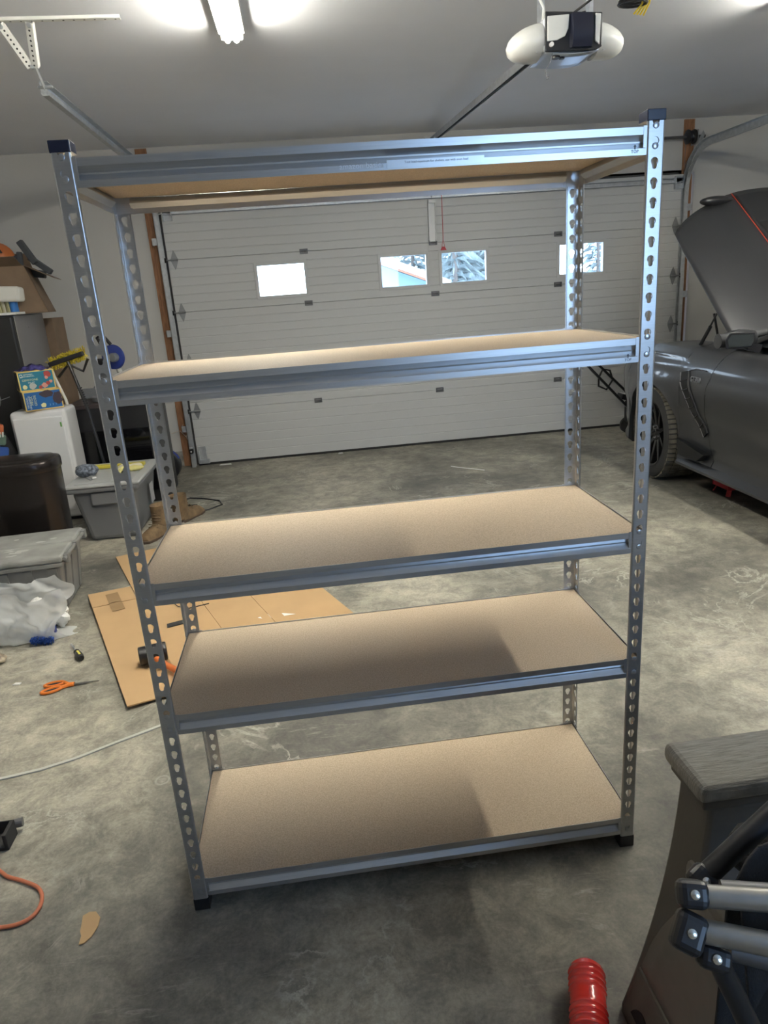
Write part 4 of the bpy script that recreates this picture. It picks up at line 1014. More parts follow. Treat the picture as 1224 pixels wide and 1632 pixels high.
for dx, dy, cc_ in ((0, 0, (.62, .58, .42)), (.02, -.07, (.60, .55, .22))):
    g_ = MB(); g_.sphere((-.86 + dx, 3.64 + dy, .442), .05, 16, 10, (1.0, .8, .36))
    for k in range(4):
        a = radians(150 + 22 * k); g_.tube([(-.88 + dx, 3.64 + dy - .012 * k, .440), (-.88 + dx + .07 * cos(a), 3.65 + dy + .07 * sin(a) - .03, .448 + .004 * k), (-.88 + dx + .10 * cos(a), 3.65 + dy + .10 * sin(a) - .03, .438)], .011, 8)
    for v in g_.v: v += nz(v, 25) * .006
    g_.build('glove', mat('glove' + str(dx), cc_, .85), gv, smooth=True)

# dark metallic waste bin
wbn = thing('waste_bin', (-1.395, 2.94, 0), 'tall dark bronze metallic waste bin with a domed lid', 'bin')
brz = mat('bin_bronze', (.032, .027, .026), .26, .7)
def dshape(sx, sy, n=40, y0=0):
    pts = []
    for i in range(n):
        a = 2 * pi * i / n; c, s = cos(a), sin(a); e = .62
        x = abs(c) ** e * (1 if c > 0 else -1) * sx; y = abs(s) ** (e if s > 0 else .9) * (1 if s > 0 else -1) * sy
        pts.append((x, y))
    return pts
def dring(sx, sy, z, cx=-1.395, cy=2.94): return [Vector((cx + x, cy + y, z)) for x, y in dshape(sx, sy)]
MB().loft([dring(.230, .155, 0), dring(.236, .16, .02), dring(.244, .17, .625)]).build('body', brz, wbn, smooth=True, ang=40)
MB().loft([dring(.250, .176, .625), dring(.252, .178, .635), dring(.252, .178, .677), dring(.246, .173, .690), dring(.224, .152, .696)]).build('lid_ring', brz, wbn, smooth=True, ang=30)
MB().loft([dring(.224, .152, .696), dring(.214, .142, .703), dring(.15, .095, .708), dring(.02, .01, .710)]).build('lid', brz, wbn, smooth=True, ang=40)
gb = tbox(-1.93, -1.69, 2.75, 3.0, 0, .36, .01).build('green_bin', mat('bin_green', (.01, .06, .035), .5), bevel=.01); meta(gb, 'dark green box on the floor at the far left edge, behind the dusty tote', 'box')

# white cabinet with kit boxes
wcb = thing('white_cabinet', (-1.55, 4.1, 0), 'glossy white upright appliance with rounded edges and two kit boxes on its top', 'appliance')
wpl = mat('appliance_white', (.74, .74, .75), .25, coat=.3)
tbox(-1.775, -1.37, 3.93, 4.21, .02, .86, .0).build('body', wpl, wcb, bevel=.035, seg=4)
MB().box(-1.75, -1.39, 3.915, 3.935, .08, .81).build('front_door', wpl, wcb, bevel=.010, seg=3)
MB().box(-1.75, -1.39, 3.95, 4.19, 0, .03).build('plinth', blackpl, wcb)
MB().box(-1.415, -1.405, 3.911, 3.916, .73, .765).build('energy_mark', mat('mark_green', (.10, .3, .05), .5), wcb)
kity = mat('kit_yellow', (.72, .52, .16), .5)
def kit(z0, x0, x1, y0, y1, label, hue, name):
    t = thing('kit_box', ((x0 + x1) / 2, (y0 + y1) / 2, z0), label, 'box', 'science kit boxes on the white appliance')
    t.rotation_euler = (0, 0, radians(27))
    h = .142; MB().box(x0, x1, y0, y1, z0, z0 + h).build('carton', kity, t, bevel=.002)
    MB().box(x0 + .008, x1 - .008, y0 - .0012, y0 - .0001, z0 + .008, z0 + h - .008).build('front_print', hue, t)
    MB().box(x0 - .0012, x0 - .0001, y0 + .008, y1 - .008, z0 + .008, z0 + h - .008).build('side_print', mat('print_dark', (.02, .02, .03), .4), t)
    return t
wtx = mat('print_text', (.8, .8, .72), .5)
k2 = kit(.862, -1.685, -1.425, 3.94, 4.14, 'lower of the two kit boxes, blue front printed sideways with a dark stone', mat('print_blue', (.01, .10, .30), .35), 'a')
def blob_print(p, r, m_, par, n=14, sq=1.0):
    b = MB(); p = Vector(p); b.add([p + Vector((r * cos(2 * pi * i / n) * random.uniform(.8, 1.15), 0, r * sq * sin(2 * pi * i / n) * random.uniform(.8, 1.15))) for i in range(n)], [tuple(range(n))]); return b.build('print_patch', m_, par)
text('NATIONAL\nGEOGRAPHIC', .016, wtx, (-1.655, 3.9385, .925), (0, 0, 1), (-1, 0, 0), k2, 'title_print', .0001)
text('MEGA\nGEODE', .024, mat('print_cream', (.7, .66, .35), .5), (-1.622, 3.9385, .935), (0, 0, 1), (-1, 0, 0), k2, 'title_print', .0001)
blob_print((-1.525, 3.9383, .975), .05, mat('stone_dark', (.035, .02, .03), .5), k2, sq=.5); blob_print((-1.455, 3.9383, .935), .032, MT['stone_dark'], k2, sq=1.6)
blob_print((-1.56, 3.9383, .895), .018, MT['print_cream'], k2)
text('2  3  1', .02, mat('print_pale_blue', (.25, .45, .75), .5), (-1.495, 3.9383, .893), (1, 0, 0), (0, 0, 1), k2, 'number_print', .0001)
k1 = kit(1.005, -1.70, -1.455, 3.96, 4.15, 'upper of the two kit boxes, turquoise front with red gem stones', mat('print_teal', (.015, .17, .26), .35), 'b')
MB().add([(-1.684, 3.9582, 1.105), (-1.668, 3.9582, 1.105), (-1.668, 3.9582, 1.128), (-1.684, 3.9582, 1.128), (-1.681, 3.9582, 1.109), (-1.671, 3.9582, 1.109), (-1.671, 3.9582, 1.124), (-1.681, 3.9582, 1.124)], [(0, 1, 5, 4), (1, 2, 6, 5), (2, 3, 7, 6), (3, 0, 4, 7)]).build('frame_logo', wtx, k1)
text('NATIONAL\nGEOGRAPHIC', .013, wtx, (-1.628, 3.9582, 1.117), (1, 0, 0), (0, 0, 1), k1, 'title_print', .0001)
text('GEMSTONE', .021, MT['print_cream'], (-1.622, 3.9582, 1.083), (1, 0, 0), (0, 0, 1), k1, 'title_print', .0001)
text('DIG KIT', .013, wtx, (-1.615, 3.9582, 1.064), (1, 0, 0), (0, 0, 1), k1, 'title_print', .0001)
rg = mat('gem_red', (.40, .05, .04), .4); pk = mat('gem_pink', (.62, .28, .22), .4)
for p, r, m_ in (((-1.50, 3.9581, 1.113), .024, rg), ((-1.51, 3.9580, 1.09), .012, pk), ((-1.53, 3.9581, 1.035), .02, pk), ((-1.505, 3.9580, 1.05), .016, rg), ((-1.56, 3.9580, 1.024), .013, rg), ((-1.485, 3.9580, 1.06), .012, pk), ((-1.61, 3.9581, 1.038), .024, MT['splash']), ((-1.665, 3.9581, 1.035), .016, MT['print_cream'])):
    blob_print(p, r, m_, k1)
b = MB(); b.grid(lambda u, v: Vector((-1.69 + .23 * u, 3.98 + .14 * v, 1.150 + .038 * sin(pi * u) * sin(pi * v) + .006 * sin(20 * u + 9 * v))), 18, 10)
sb = b.build('foil_bag', mat('foil_purple', (.10, .09, .30), .25, .5, noise=.9, nscale=22), smooth=True, solid=.003); meta(sb, 'shiny purple and white foil bag on top of the kit boxes', 'bag')

# black cabinet with glass front
bc = thing('black_cabinet', (-1.12, 4.5, 0), 'low black cabinet with glossy dark glass front, right of the white appliance', 'cabinet')
MB().box(-1.47, -.80, 4.25, 4.75, .0, .80).build('body', blackpl, bc, bevel=.004)
MB().box(-1.485, -.785, 4.235, 4.765, .80, .83).build('top', mat('cabinet_top', (.05, .035, .035), .4, noise=.5, nscale=8), bc, bevel=.003)
MB().box(-1.41, -.86, 4.238, 4.252, .10, .62).build('glass_front', mat('cabinet_glass', (.004, .004, .005), .06), bc, bevel=.003)
MB().box(-1.44, -1.428, 4.22, 4.25, .25, .42).build('handle', darksteel, bc, bevel=.003)

# mitre saw on the black cabinet
ms = thing('mitre_saw', (-1.15, 4.5, .83), 'mitre saw with blue motor housing and black handle on the black cabinet', 'saw')
grc = mat('cast_grey', (.20, .21, .23), .5, .3); blu = mat('saw_blue', (.015, .035, .22), .35)
MB().cyl((-1.17, 4.48, .832), (-1.17, 4.48, .87), .15, 28).build('turntable', grc, ms, bevel=.006)
b = MB(); b.box(-1.40, -.94, 4.50, 4.56, .85, .93); b.build('fence', grc, ms, bevel=.008)
b = MB(); b.prism([(-.20, 0), (-.04, .0), (.0, .16), (-.06, .24), (-.12, .24), (-.10, .12)], (-1.18, 4.58, .86), (1, 0, 0), (0, 0, 1), (0, .05, 0)); b.build('pivot_arm', grc, ms, bevel=.012)
b = MB(); b.lathe((-1.09, 4.42, 1.17), (.35, 1, 0), [(0, .02), (.004, .075), (.01, .095), (.03, .098), (.036, .02)], 36); b.build('blade_guard', blu, ms, smooth=True, ang=40)
b = MB(); b.tube([(-1.14, 4.42, 1.24), (-1.17, 4.40, 1.33), (-1.13, 4.40, 1.355), (-1.08, 4.42, 1.27)], .014, 8); b.build('handle', blackpl, ms, smooth=True)
MB().cyl((-1.055, 4.405, 1.17), (-1.075, 4.36, 1.17), .035, 20).build('arbor_cover', grc, ms, bevel=.006)
MB().cyl((-1.13, 4.47, 1.12), (-1.26, 4.50, 1.12), .045, 20).build('motor', blackpl, ms, bevel=.008)
b = MB(); b.cyl((-1.07, 4.46, 1.10), (-1.03, 4.46, .94), .022, 12); b.build('dust_tube', mat('tube_pale', (.5, .5, .48), .4), ms)
# push broom and pole
br = thing('push_broom', (-1.33, 4.15, 0), 'upright push broom with yellow and black bristles and a black handle', 'broom')
byl = mat('bristle_yellow', (.60, .48, .04), .8, noise=.4, nscale=80)
Rb = Matrix.Rotation(radians(-14), 3, 'Y')
b = MB()
for k in range(420):
    u = random.uniform(-.135, .135); side_ = random.choice((-1, 1)); p = Vector((-1.355, 4.18, 1.20)) + Rb @ Vector((u, random.uniform(-.02, .02), 0)); q = p + Rb @ Vector((random.uniform(-.022, .022), random.uniform(-.04, .01), side_ * random.uniform(.022, .054)))
    b.bar(p, q, .004, .004, (0, 1, 0))
bo = b.build('bristles', byl, br); bo['kind'] = 'stuff'
MB().obox((-1.355, 4.155, 1.20), .27, .05, .034, Rb).build('head', blackpl, br, bevel=.006)
b = MB(); b.tube([(-1.345, 4.15, 1.18), (-1.31, 4.13, 1.05), (-1.25, 4.10, .80), (-1.18, 4.12, .02)], .012, 10); b.tube([(-1.44, 4.16, 1.07), (-1.345, 4.15, 1.16), (-1.25, 4.16, 1.10), (-1.20, 4.16, 1.19)], .011, 8); b.build('handle', blackpl, br, smooth=True)
b = MB()
for k in range(10):
    p = Vector((-1.29, 4.122, .98)).lerp(Vector((-1.255, 4.104, .83)), k / 9); b.cyl(p - Vector((0, 0, .004)), p + Vector((0, 0, .004)), .017, 12)
b.build('ribbed_grip', blackmatt, br)
MB().tube([(-1.475, 4.19, 1.16), (-1.46, 4.18, 1.05), (-1.39, 4.16, .90), (-1.33, 4.17, .01)], .011, 10)
wp = MB(); wp.tube([(-1.49, 4.18, 1.17), (-1.475, 4.175, 1.08), (-1.42, 4.16, .90), (-1.36, 4.18, .005)], .011, 10)
meta(wp.build('white_pole', whitep, smooth=True), 'thin white pole leaning between the fridge and the push broom', 'pole')

# fridge
frg = thing('fridge', (-1.95, 4.75, 0), 'black fridge with a silver side panel, behind the white appliance', 'fridge')
slv = mat('fridge_silver', (.30, .30, .31), .35, .6)
MB().box(-2.30, -1.76, 4.42, 5.06, .0, 1.545).build('body', slv, frg, bevel=.006)
MB().box(-2.31, -1.755, 4.34, 4.405, .03, 1.535).build('door', mat('fridge_black', (.012, .012, .013), .45), frg, bevel=.012)
MB().box(-2.29, -1.757, 4.405, 4.42, .03, 1.53).build('door_seal', mat('seal_grey', (.32, .32, .30), .5), frg)
b = MB(); b.prism([(0, 0), (.012, .004), (.028, 0), (.012, .010)], (-1.7595, 4.66, 1.44), (0, 1, 0), (0, 0, 1), (.001, 0, 0)); b.build('badge', chrome, frg)
# cardboard boxes behind and on the fridge
bx2 = thing('cardboard_box', (-1.78, 5.25, 0), 'tall narrow cardboard box standing between the fridge and the wall', 'box')
MB().box(-2.1, -1.70, 5.09, 5.40, 0, 1.50).build('carton', cardin, bx2, bevel=.003)
bx = thing('cardboard_box', (-1.9, 4.9, 1.55), 'open brown cardboard box tilted on top of the fridge with flaps up', 'box')
SHX = Matrix(((1, 0, -.32, 0), (0, 1, 0, 0), (0, 0, 1, 0), (0, 0, 0, 1)))
Mb = Matrix.Translation((-1.595, 4.72, 1.552)) @ Matrix.Rotation(radians(8), 4, 'Z') @ Matrix.Rotation(radians(-19), 4, 'Y')
b = MB(); W_, D_, H_ = .52, .42, .36
for q in ((-W_, 0, 0, .005, 0, H_), (-W_, 0, D_ - .005, D_, 0, H_), (-W_, -W_ + .005, 0, D_, 0, H_), (-.005, 0, 0, D_, 0, H_), (-W_, 0, 0, D_, 0, .005)): b.box(*q)
b.xf(Matrix.Translation((-1.555, 4.60, 1.549)) @ Matrix.Rotation(radians(10), 4, 'Z') @ SHX).build('carton', cardin, bx)
Mc = Matrix.Translation((-1.555, 4.60, 1.549)) @ Matrix.Rotation(radians(10), 4, 'Z') @ SHX
def flap(M2, w_, l_): return MB().box(0, w_, 0, l_, -.002, .002).xf(Mc @ M2)
flap(Matrix.Translation((-.25, 0, H_)) @ Matrix.Rotation(radians(-20), 4, 'X') @ Matrix.Translation((0, -.17, 0)) @ Matrix.Rotation(radians(0), 4, 'Y'), .24, .17).build('flap', cardin, bx)
flap(Matrix.Translation((0, 0, H_)) @ Matrix.Rotation(radians(32), 4, 'Y'), .20, D_).build('flap', cardin, bx)
flap(Matrix.Translation((-W_, D_, H_)) @ Matrix.Rotation(radians(50), 4, 'X'), W_, .16).build('flap', cardin, bx)
b = MB(); b.box(-.55, 0.0, .10, .34, .012, .19)
# pumpkin bucket, black plastic pieces on the box
pk_ = thing('pumpkin_bucket', (-1.9, 4.75, 1.93), 'orange pumpkin bucket with a black triangle eye, above the open cardboard box', 'bucket')
b = MB(); rings = []
for k in range(15):
    th = pi * (.04 + .9 * k / 14); rings.append([Vector((-1.94 + .145 * sin(th) * cos(a) * (1 + .03 * cos(9 * a)), 4.80 + .145 * sin(th) * sin(a) * (1 + .03 * cos(9 * a)), 1.98 + .13 * cos(th))) for a in [2 * pi * j / 54 for j in range(54)]])
b.loft(rings).build('shell', mat('pumpkin_orange', (.48, .14, .04), .5), pk_, smooth=True, ang=70)
MB().prism([(-.03, -.02), (.03, -.02), (0, .03)], (-1.86, 4.665, 2.035), (.9, .35, 0), (0, .3, .95), (-.01, .012, 0)).build('eye', blackmatt, pk_)
b = MB(); b.obox((-1.70, 4.83, 2.02), .05, .05, .20, Matrix.Rotation(radians(-28), 3, 'Y')); b.obox((-1.63, 4.86, 1.92), .045, .05, .20, Matrix.Rotation(radians(-50), 3, 'Y')); b.obox((-1.76, 4.80, 1.95), .035, .05, .15, Matrix.Rotation(radians(5), 3, 'Y')); b.obox((-1.80, 4.80, 1.985), .09, .04, .03, Z3)
b.obox((-1.70, 4.85, 1.86), .20, .06, .06, Matrix.Rotation(radians(10), 3, 'Y'))
meta(b.build('plastic_bracket', mat('bracket_charcoal', (.055, .06, .068), .7), bevel=.008), 'charcoal plastic bracket pieces sticking out of the open cardboard box', 'bracket')
# tray with rolls, on the fridge front edge
try_ = MB(); try_.box(-2.12, -1.72, 4.36, 4.56, 1.547, 1.566); meta(try_.build('white_tray', whitep, bevel=.004), 'white tray on the front edge of the fridge top', 'tray')
rl_ = MB(); rl_.obox((-1.765, 4.45, 1.70), .17, .12, .11, Matrix.Rotation(radians(4), 3, 'Y'))
for v in rl_.v: v += nz(v, 9) * .01
meta(rl_.build('white_cloth', mat('cloth_white', (.72, .71, .66), .9), bevel=.02, seg=3), 'folded white cloth over the blue can on the white tray', 'cloth')
meta(MB().cyl((-1.755, 4.45, 1.566), (-1.755, 4.45, 1.655), .03, 18).build('blue_can', mat('can_blue', (.02, .14, .42), .4), bevel=.003), 'small blue can on the white tray under the white cloth', 'can')
jr_ = thing('glass_jar', (-1.86, 4.46, 1.566), 'cream and yellow bundle of rods standing at the left of the white tray', 'jar')
for k in range(7):
    MB().cyl((-1.89 + .016 * k, 4.45 + .015 * (k % 2), 1.567), (-1.91 + .018 * k, 4.45 + .015 * (k % 2), 1.73 + .01 * (k % 3)), .009, 8).build('rod', mat('rod_cream%d' % (k % 3), ((.55, .52, .30), (.66, .63, .48), (.45, .42, .22))[k % 3], .6), jr_)
# backpack and wheel at the far left edge
bk = thing('backpack', (-1.98, 3.95, 0), 'dark bag with orange, green and blue patches at the far left behind the waste bin', 'bag')
b = MB(); b.sphere((-1.98, 3.95, .42), 1, 20, 14, (.21, .15, .42))
for v in b.v: v += nz(v, 5) * .03
b.build('body', blkfab, bk, smooth=True)
for z, c in ((.77, (.42, .10, .03)), (.69, (.10, .16, .12)), (.60, (.02, .07, .28))):
    MB().obox((-1.86, 3.83, z), .14, .05, .075, rotz(.3) @ Matrix.Rotation(radians(12), 3, 'Y')).build('patch', mat('patch%d' % int(z * 100), c, .7), bk, bevel=.015, seg=3)
b = MB()
for k in range(3): b.bar((-1.83 + .02 * k, 3.795, .71), (-1.82 + .02 * k, 3.79, .745), .008, .008)
b.build('white_stripes', whitep, bk)
cw = thing('wheel_rim', (-1.86, 3.95, .9), 'grey metal wheel rim at the far left edge hanging above the dark bag', 'wheel')
b = MB(); b.lathe((-1.90, 3.93, .97), (0, 1, 0), [(-.008, .10), (.008, .10), (.008, .088), (-.008, .088)], 36, closed=True); b.lathe((-1.90, 3.93, .97), (0, 1, 0), [(-.006, .06), (.006, .06), (.006, .045), (-.006, .045)], 28, closed=True)
b.cyl((-1.90, 3.93, .93), (-1.72, 3.90, .98), .003, 6); b.bar((-1.90, 3.93, .88), (-1.90, 3.95, .78), .02, .02); b.build('rim', mat('rim_grey', (.25, .26, .27), .4, .6), cw, smooth=True, ang=40)
# drum-like wheel near the wall, behind the rear post
tw = thing('hose_reel', (-.93, 4.95, 0), 'round black reel with a blue edge near the wall, behind the rear left post', 'reel')
MB().cyl((-.93, 4.90, .14), (-.93, 5.02, .14), .14, 32).build('drum', blackpl, tw, bevel=.01)
b = MB(); b.tube([(-.93 + .13 * cos(a), 4.96, .14 + .145 * sin(a)) for a in [radians(20 + 12 * k) for k in range(10)]], .018, 8); b.build('blue_rim', blu, tw, smooth=True)
# door safety sensor
sn = thing('door_sensor', (-.745, 5.41, .20), 'small black door safety sensor with wires at the foot of the left jamb', 'sensor')
MB().obox((-.745, 5.36, .17), .035, .06, .045, Z3).build('case', blackpl, sn, bevel=.006)
MB().cyl((-.745, 5.325, .17), (-.745, 5.328, .17), .008, 12).build('lens', paperm, sn)
MB().bar((-.745, 5.36, .19), (-.77, 5.47, .24), .03, .004).build('bracket', trackm, sn)
b = MB(); b.tube([(-.745, 5.38, .19), (-.76, 5.40, .25), (-.79, 5.44, .30), (-.75, 5.46, .36), (-.80, 5.46, .38)], .003, 6); b.tube([(-.79, 5.44, .30), (-.84, 5.45, .36), (-.93, 5.46, .34)], .003, 6); b.build('wire', mat('wire_cream', (.6, .5, .42), .6), sn)
# door sill scraps
for x, y, l in ((-.50, 5.36, .12), (1.12 - .45, 5.38, .05)):
    b = MB(); b.add([(x, y, .004), (x + l, y - .01, .004), (x + l * .9, y + .03, .006), (x + .01, y + .04, .004)], [(0, 1, 2, 3)])
    meta(b.build('snow_scrap', paperm, solid=.004), 'bright scrap on the floor at the door seal, ' + ('beside the left track' if x < 0 else 'left of the middle of the door'), 'scrap')
for pts in ([(1.62, 4.44, .003), (1.68, 4.37, .003), (1.78, 4.28, .003), (1.86, 4.20, .003)],):
    meta(MB().tube(pts, .004, 6).build('string', paperm, smooth=True), 'short white string on the floor behind the middle shelf', 'string')

# boots
def boot(x, y, rot, label):
    t = thing('work_boot', (x, y, 0), label, 'boot', 'tan work boots', rot=(0, 0, rot)); M = Matrix.Translation((x, y, 0)) @ Matrix.Rotation(rot, 4, 'Z') @ Matrix.Diagonal((1.1, 1.1, .85, 1))
    tan = mat('boot_tan', (.145, .094, .048), .85, noise=.35, nscale=25, bump=.5, bscale=120); sole = mat('boot_sole', (.07, .045, .03), .8)
    def ring(c, sx, sy, n, tilt=0): return [Vector((c[0] + sx * cos(a), c[1] + sy * sin(a), c[2] + tilt * cos(a))) for a in [2 * pi * j / n for j in range(n)]]
    n = 20
    # shaft, opening upwards; toe points to -y
    o = MB().loft([ring((0, .02, .03), .045, .062, n), ring((0, .02, .09), .047, .060, n), ring((0, .025, .14), .048, .056, n), ring((0, .03, .22), .052, .060, n), ring((0, .032, .245), .054, .062, n), ring((0, .032, .24), .044, .052, n), ring((0, .03, .12), .038, .045, n)]).xf(M).build('shaft', tan, t, smooth=True, ang=70)
    rings = []
    for k in range(10):
        tt = k / 9; y_ = .05 - .235 * tt; h = .115 - .055 * tt ** .7 - .03 * max(0, tt - .8) * 5 * .6; w_ = .045 + .008 * sin(pi * tt) - .03 * max(0, tt - .82) * 5 * .5
        rings.append([Vector((w_ * cos(a), y_, .018 + max(0, sin(a)) * h * (1 if tt < .95 else .7))) for a in [2 * pi * j / 16 for j in range(16)]])
    MB().loft(rings).xf(M).build('vamp', tan, t, smooth=True, ang=60)
    pl = [(-.046, .075), (.046, .075), (.05, .02), (.046, -.06), (.052, -.13), (.035, -.185), (0, -.197), (-.035, -.185), (-.052, -.13), (-.046, -.06), (-.05, .02)]
    MB().prism(pl, (0, 0, 0), (1, 0, 0), (0, 1, 0), (0, 0, .024)).xf(M).build('sole', sole, t, bevel=.004)
    b = MB()
    for k in range(7): z = .085 + .022 * k; yy = -.045 + .004 * k - (.03 if k < 2 else 0); b.tube([(-.034, yy + .012, z), (0, yy - .004, z + .008), (.034, yy + .012, z)], .0035, 6)
    b.xf(M).build('laces', mat('lace', (.14, .10, .055), .8), t, smooth=True)
    return t
boot(-.70, 3.34, radians(-20), 'tan leather work boot seen behind the left posts, toe forward, opening up')
boot(-.575, 3.62, radians(150), 'second tan work boot behind the rear left post, laces facing the camera')
b = MB(); b.tube([(-.72, 4.13, .006), (-.62, 4.22, .006), (-.50, 4.16, .006), (-.36, 4.05, .006), (-.33, 3.93, .006), (-.42, 3.82, .006), (-.55, 3.78, .006), (-.62, 3.86, .006), (-.52, 3.90, .03), (-.66, 4.0, .006), (-.76, 3.97, .006)], .006, 8)
meta(b.build('black_cable', blackpl, smooth=True), 'loop of black cable on the floor beyond the tan work boots', 'cable')
b = MB(); b.sphere((-.765, 3.99, .03), 1, 14, 8, (.03, .03, .03)); meta(b.build('teal_cap', mat('teal', (.02, .22, .26), .5), smooth=True), 'small teal object on the floor behind the grey storage tote', 'object')

# plastic bag with rubbish
pb = thing('plastic_bag', (-1.08, 1.9, 0), 'open white translucent plastic bag of crumpled paper rubbish on the floor', 'bag')
def bag_material():
    mt = bpy.data.materials.new('bag_film'); mt.use_nodes = True; N = mt.node_tree.nodes; L = mt.node_tree.links; p = N['Principled BSDF']
    p.inputs['Base Color'].default_value = (.88, .90, .90, 1); p.inputs['Roughness'].default_value = .3
    tr = N.new('ShaderNodeBsdfTransparent'); tl_ = N.new('ShaderNodeBsdfTranslucent'); tl_.inputs[0].default_value = (.8, .82, .82, 1)
    m1 = N.new('ShaderNodeMixShader'); m1.inputs[0].default_value = .35; m2 = N.new('ShaderNodeMixShader'); m2.inputs[0].default_value = .22
    L.new(p.outputs[0], m1.inputs[1]); L.new(tl_.outputs[0], m1.inputs[2]); L.new(m1.outputs[0], m2.inputs[1]); L.new(tr.outputs[0], m2.inputs[2])
    L.new(m2.outputs[0], N['Material Output'].inputs[0]); return mt
bagm = bag_material()
def bagpt(u, v):
    t = v; gap = radians(105) * min(1, max(0, (t - .38) / .30)); a = pi / 2 + gap / 1.0 * .5 + (2 * pi - gap) * u
    c = Vector((-1.40 + .50 * t, 1.83 + .08 * t, .085 + .020 * t)); r = .158 * (sin(pi * min(.5, t * .8 + .03)) ** .7) * (1 + .25 * max(0, t - .6))
    ax = Vector((.93, .37, .0)).normalized(); s1 = Vector((-.37, .93, 0)); s2 = Vector((0, 0, 1))
    p = c + s1 * cos(a) * r * .88 + s2 * sin(a) * r * 1.15
    rim = max(0, 1 - min(u, 1 - u) * 9) * (1 if gap > .3 else 0)
    p += s1 * (.03 * rim * (1 if cos(a) > 0 else -1)) + s2 * (.02 * rim)
    n_ = nz(p, 9) * .032 + nz(p, 21) * .016 + nz(p, 45) * .006 + ax * (.04 * sin(3 * a + 1) + .03 * sin(7 * a)) * max(0, t - .6) * 2.0
    p = p + n_; p.z = max(.004, p.z); return p
MB().grid(bagpt, 72, 36).build('film', bagm, pb, smooth=True, ang=180)
for k, (x, y, z, r) in enumerate(((-1.02, 1.90, .085, .055), (-.96, 1.97, .075, .045), (-1.06, 1.99, .09, .05), (-.98, 1.86, .05, .04), (-1.17, 1.88, .09, .085), (-.93, 1.93, .045, .035), (-1.04, 1.84, .05, .045))):
    b = MB(); b.sphere((x, y, z), r, 22, 14)
    for v in b.v: v += nz(v, 28) * r * .55 + nz(v, 60) * r * .2; v.z = max(.006, v.z)
    b.build('crumpled_paper', paperm, pb, smooth=True, ang=22)
sb_ = thing('scrub_brush', (-.99, 1.80, 0), 'blue bristle brush poking out from under the plastic bag', 'brush')
b = MB()
for k in range(260):
    p = Vector((random.uniform(-1.03, -.94), random.uniform(1.80, 1.82), random.uniform(.012, .045))); q = p + Vector((random.uniform(.0, .03), -.075, -.008 + random.uniform(-.004, .01))); q.z = max(.003, q.z); b.bar(p, q, .0028, .0028)
bo = b.build('bristles', mat('bristle_blue', (.02, .07, .30), .6), sb_); bo['kind'] = 'stuff'
MB().box(-1.035, -.935, 1.82, 1.86, .01, .05).build('head', blu, sb_, bevel=.008)
b = MB(); b.sphere((-.955, 1.98, .15), .02, 10, 8); b.build('blue_wrapper', blu, pb, smooth=True)
b = MB(); b.sphere((-1.135, 1.60, .022), 1, 16, 10, (.055, .035, .022))
for v in b.v: v += nz(v, 30) * .010; v.z = max(.002, v.z)
meta(b.build('rag', mat('rag_beige', (.36, .30, .22), .9, noise=.6, nscale=40), smooth=True), 'small beige and dark red rag on the floor at the left edge', 'rag')
# screwdriver
sd = thing('screwdriver', (-.77, 1.59, 0), 'stubby screwdriver with black and yellow grip on the floor', 'screwdriver')
a = Vector((-.722, 1.515, .017)); d = Vector((-.50, .865, -.0)).normalized()
MB().lathe(a, d, [(0, .006), (.003, .013), (.02, .0165), (.05, .0165), (.065, .013), (.078, .0115), (.085, .014), (.09, .008)], 20).build('grip', blackpl, sd, smooth=True, ang=50)
MB().cyl(a + d * .09, a + d * .155, .0035, 10).build('shaft', trackm, sd)
MB().cyl(a + d * .150, a + d * .185, .006, 10).build('bit_holder', mat('bit_bright', (.75, .75, .75), .3, .8), sd)
b = MB()
for k in range(5): q = a + d * (.022 + .009 * k) + Vector((0, 0, .0155)); b.sphere(q, .0045, 8, 6, (1.2, 1.2, .5))
b.build('yellow_inlay', mat('inlay_yellow', (.70, .62, .12), .5), sd)
# scissors
sc_ = thing('scissors', (-.70, 1.30, 0), 'orange-handled scissors lying on the floor left of the cardboard', 'scissors')
orm = mat('scissor_orange', (.72, .20, .03), .4)
Ms = Matrix.Translation((-.715, 1.298, .008)) @ Matrix.Rotation(radians(3), 4, 'Z')
def loop(cx, cy, rx, ry, ro): 
    return [Vector((cx + rx * cos(t) * cos(ro) - ry * sin(t) * sin(ro), cy + rx * cos(t) * sin(ro) + ry * sin(t) * cos(ro), 0)) for t in [2 * pi * k / 24 for k in range(25)]]
for cy, ro in ((.024, .10), (-.026, .32)):
    b = MB(); b.tube(loop(-.065, cy, .040, .017, ro), .0062, 8); b.tube([(-.027, cy + .004 + (.008 if cy < 0 else 0), 0), (0, .004 if cy > 0 else -.004, 0), (.022, .003 if cy > 0 else -.003, 0)], .0085, 8); h_ = b.xf(Ms).build('handle', orm, sc_, smooth=True)
    b = MB(); b.prism([(p.x, p.y) for p in loop(-.065, cy, .034, .012, ro)[:-1]], (0, 0, -.004), (1, 0, 0), (0, 1, 0), (0, 0, .004)); b.xf(Ms).build('grip_insert', blackmatt, h_)
b = MB(); b.prism([(.02, -.007), (.02, .007), (.125, .0015), (.125, -.001)], (0, 0, -.002), (1, 0, 0), (0, 1, 0), (0, 0, .003)); b.xf(Ms).build('blade', mat('blade_steel', (.45, .45, .45), .3, 1.0), sc_)

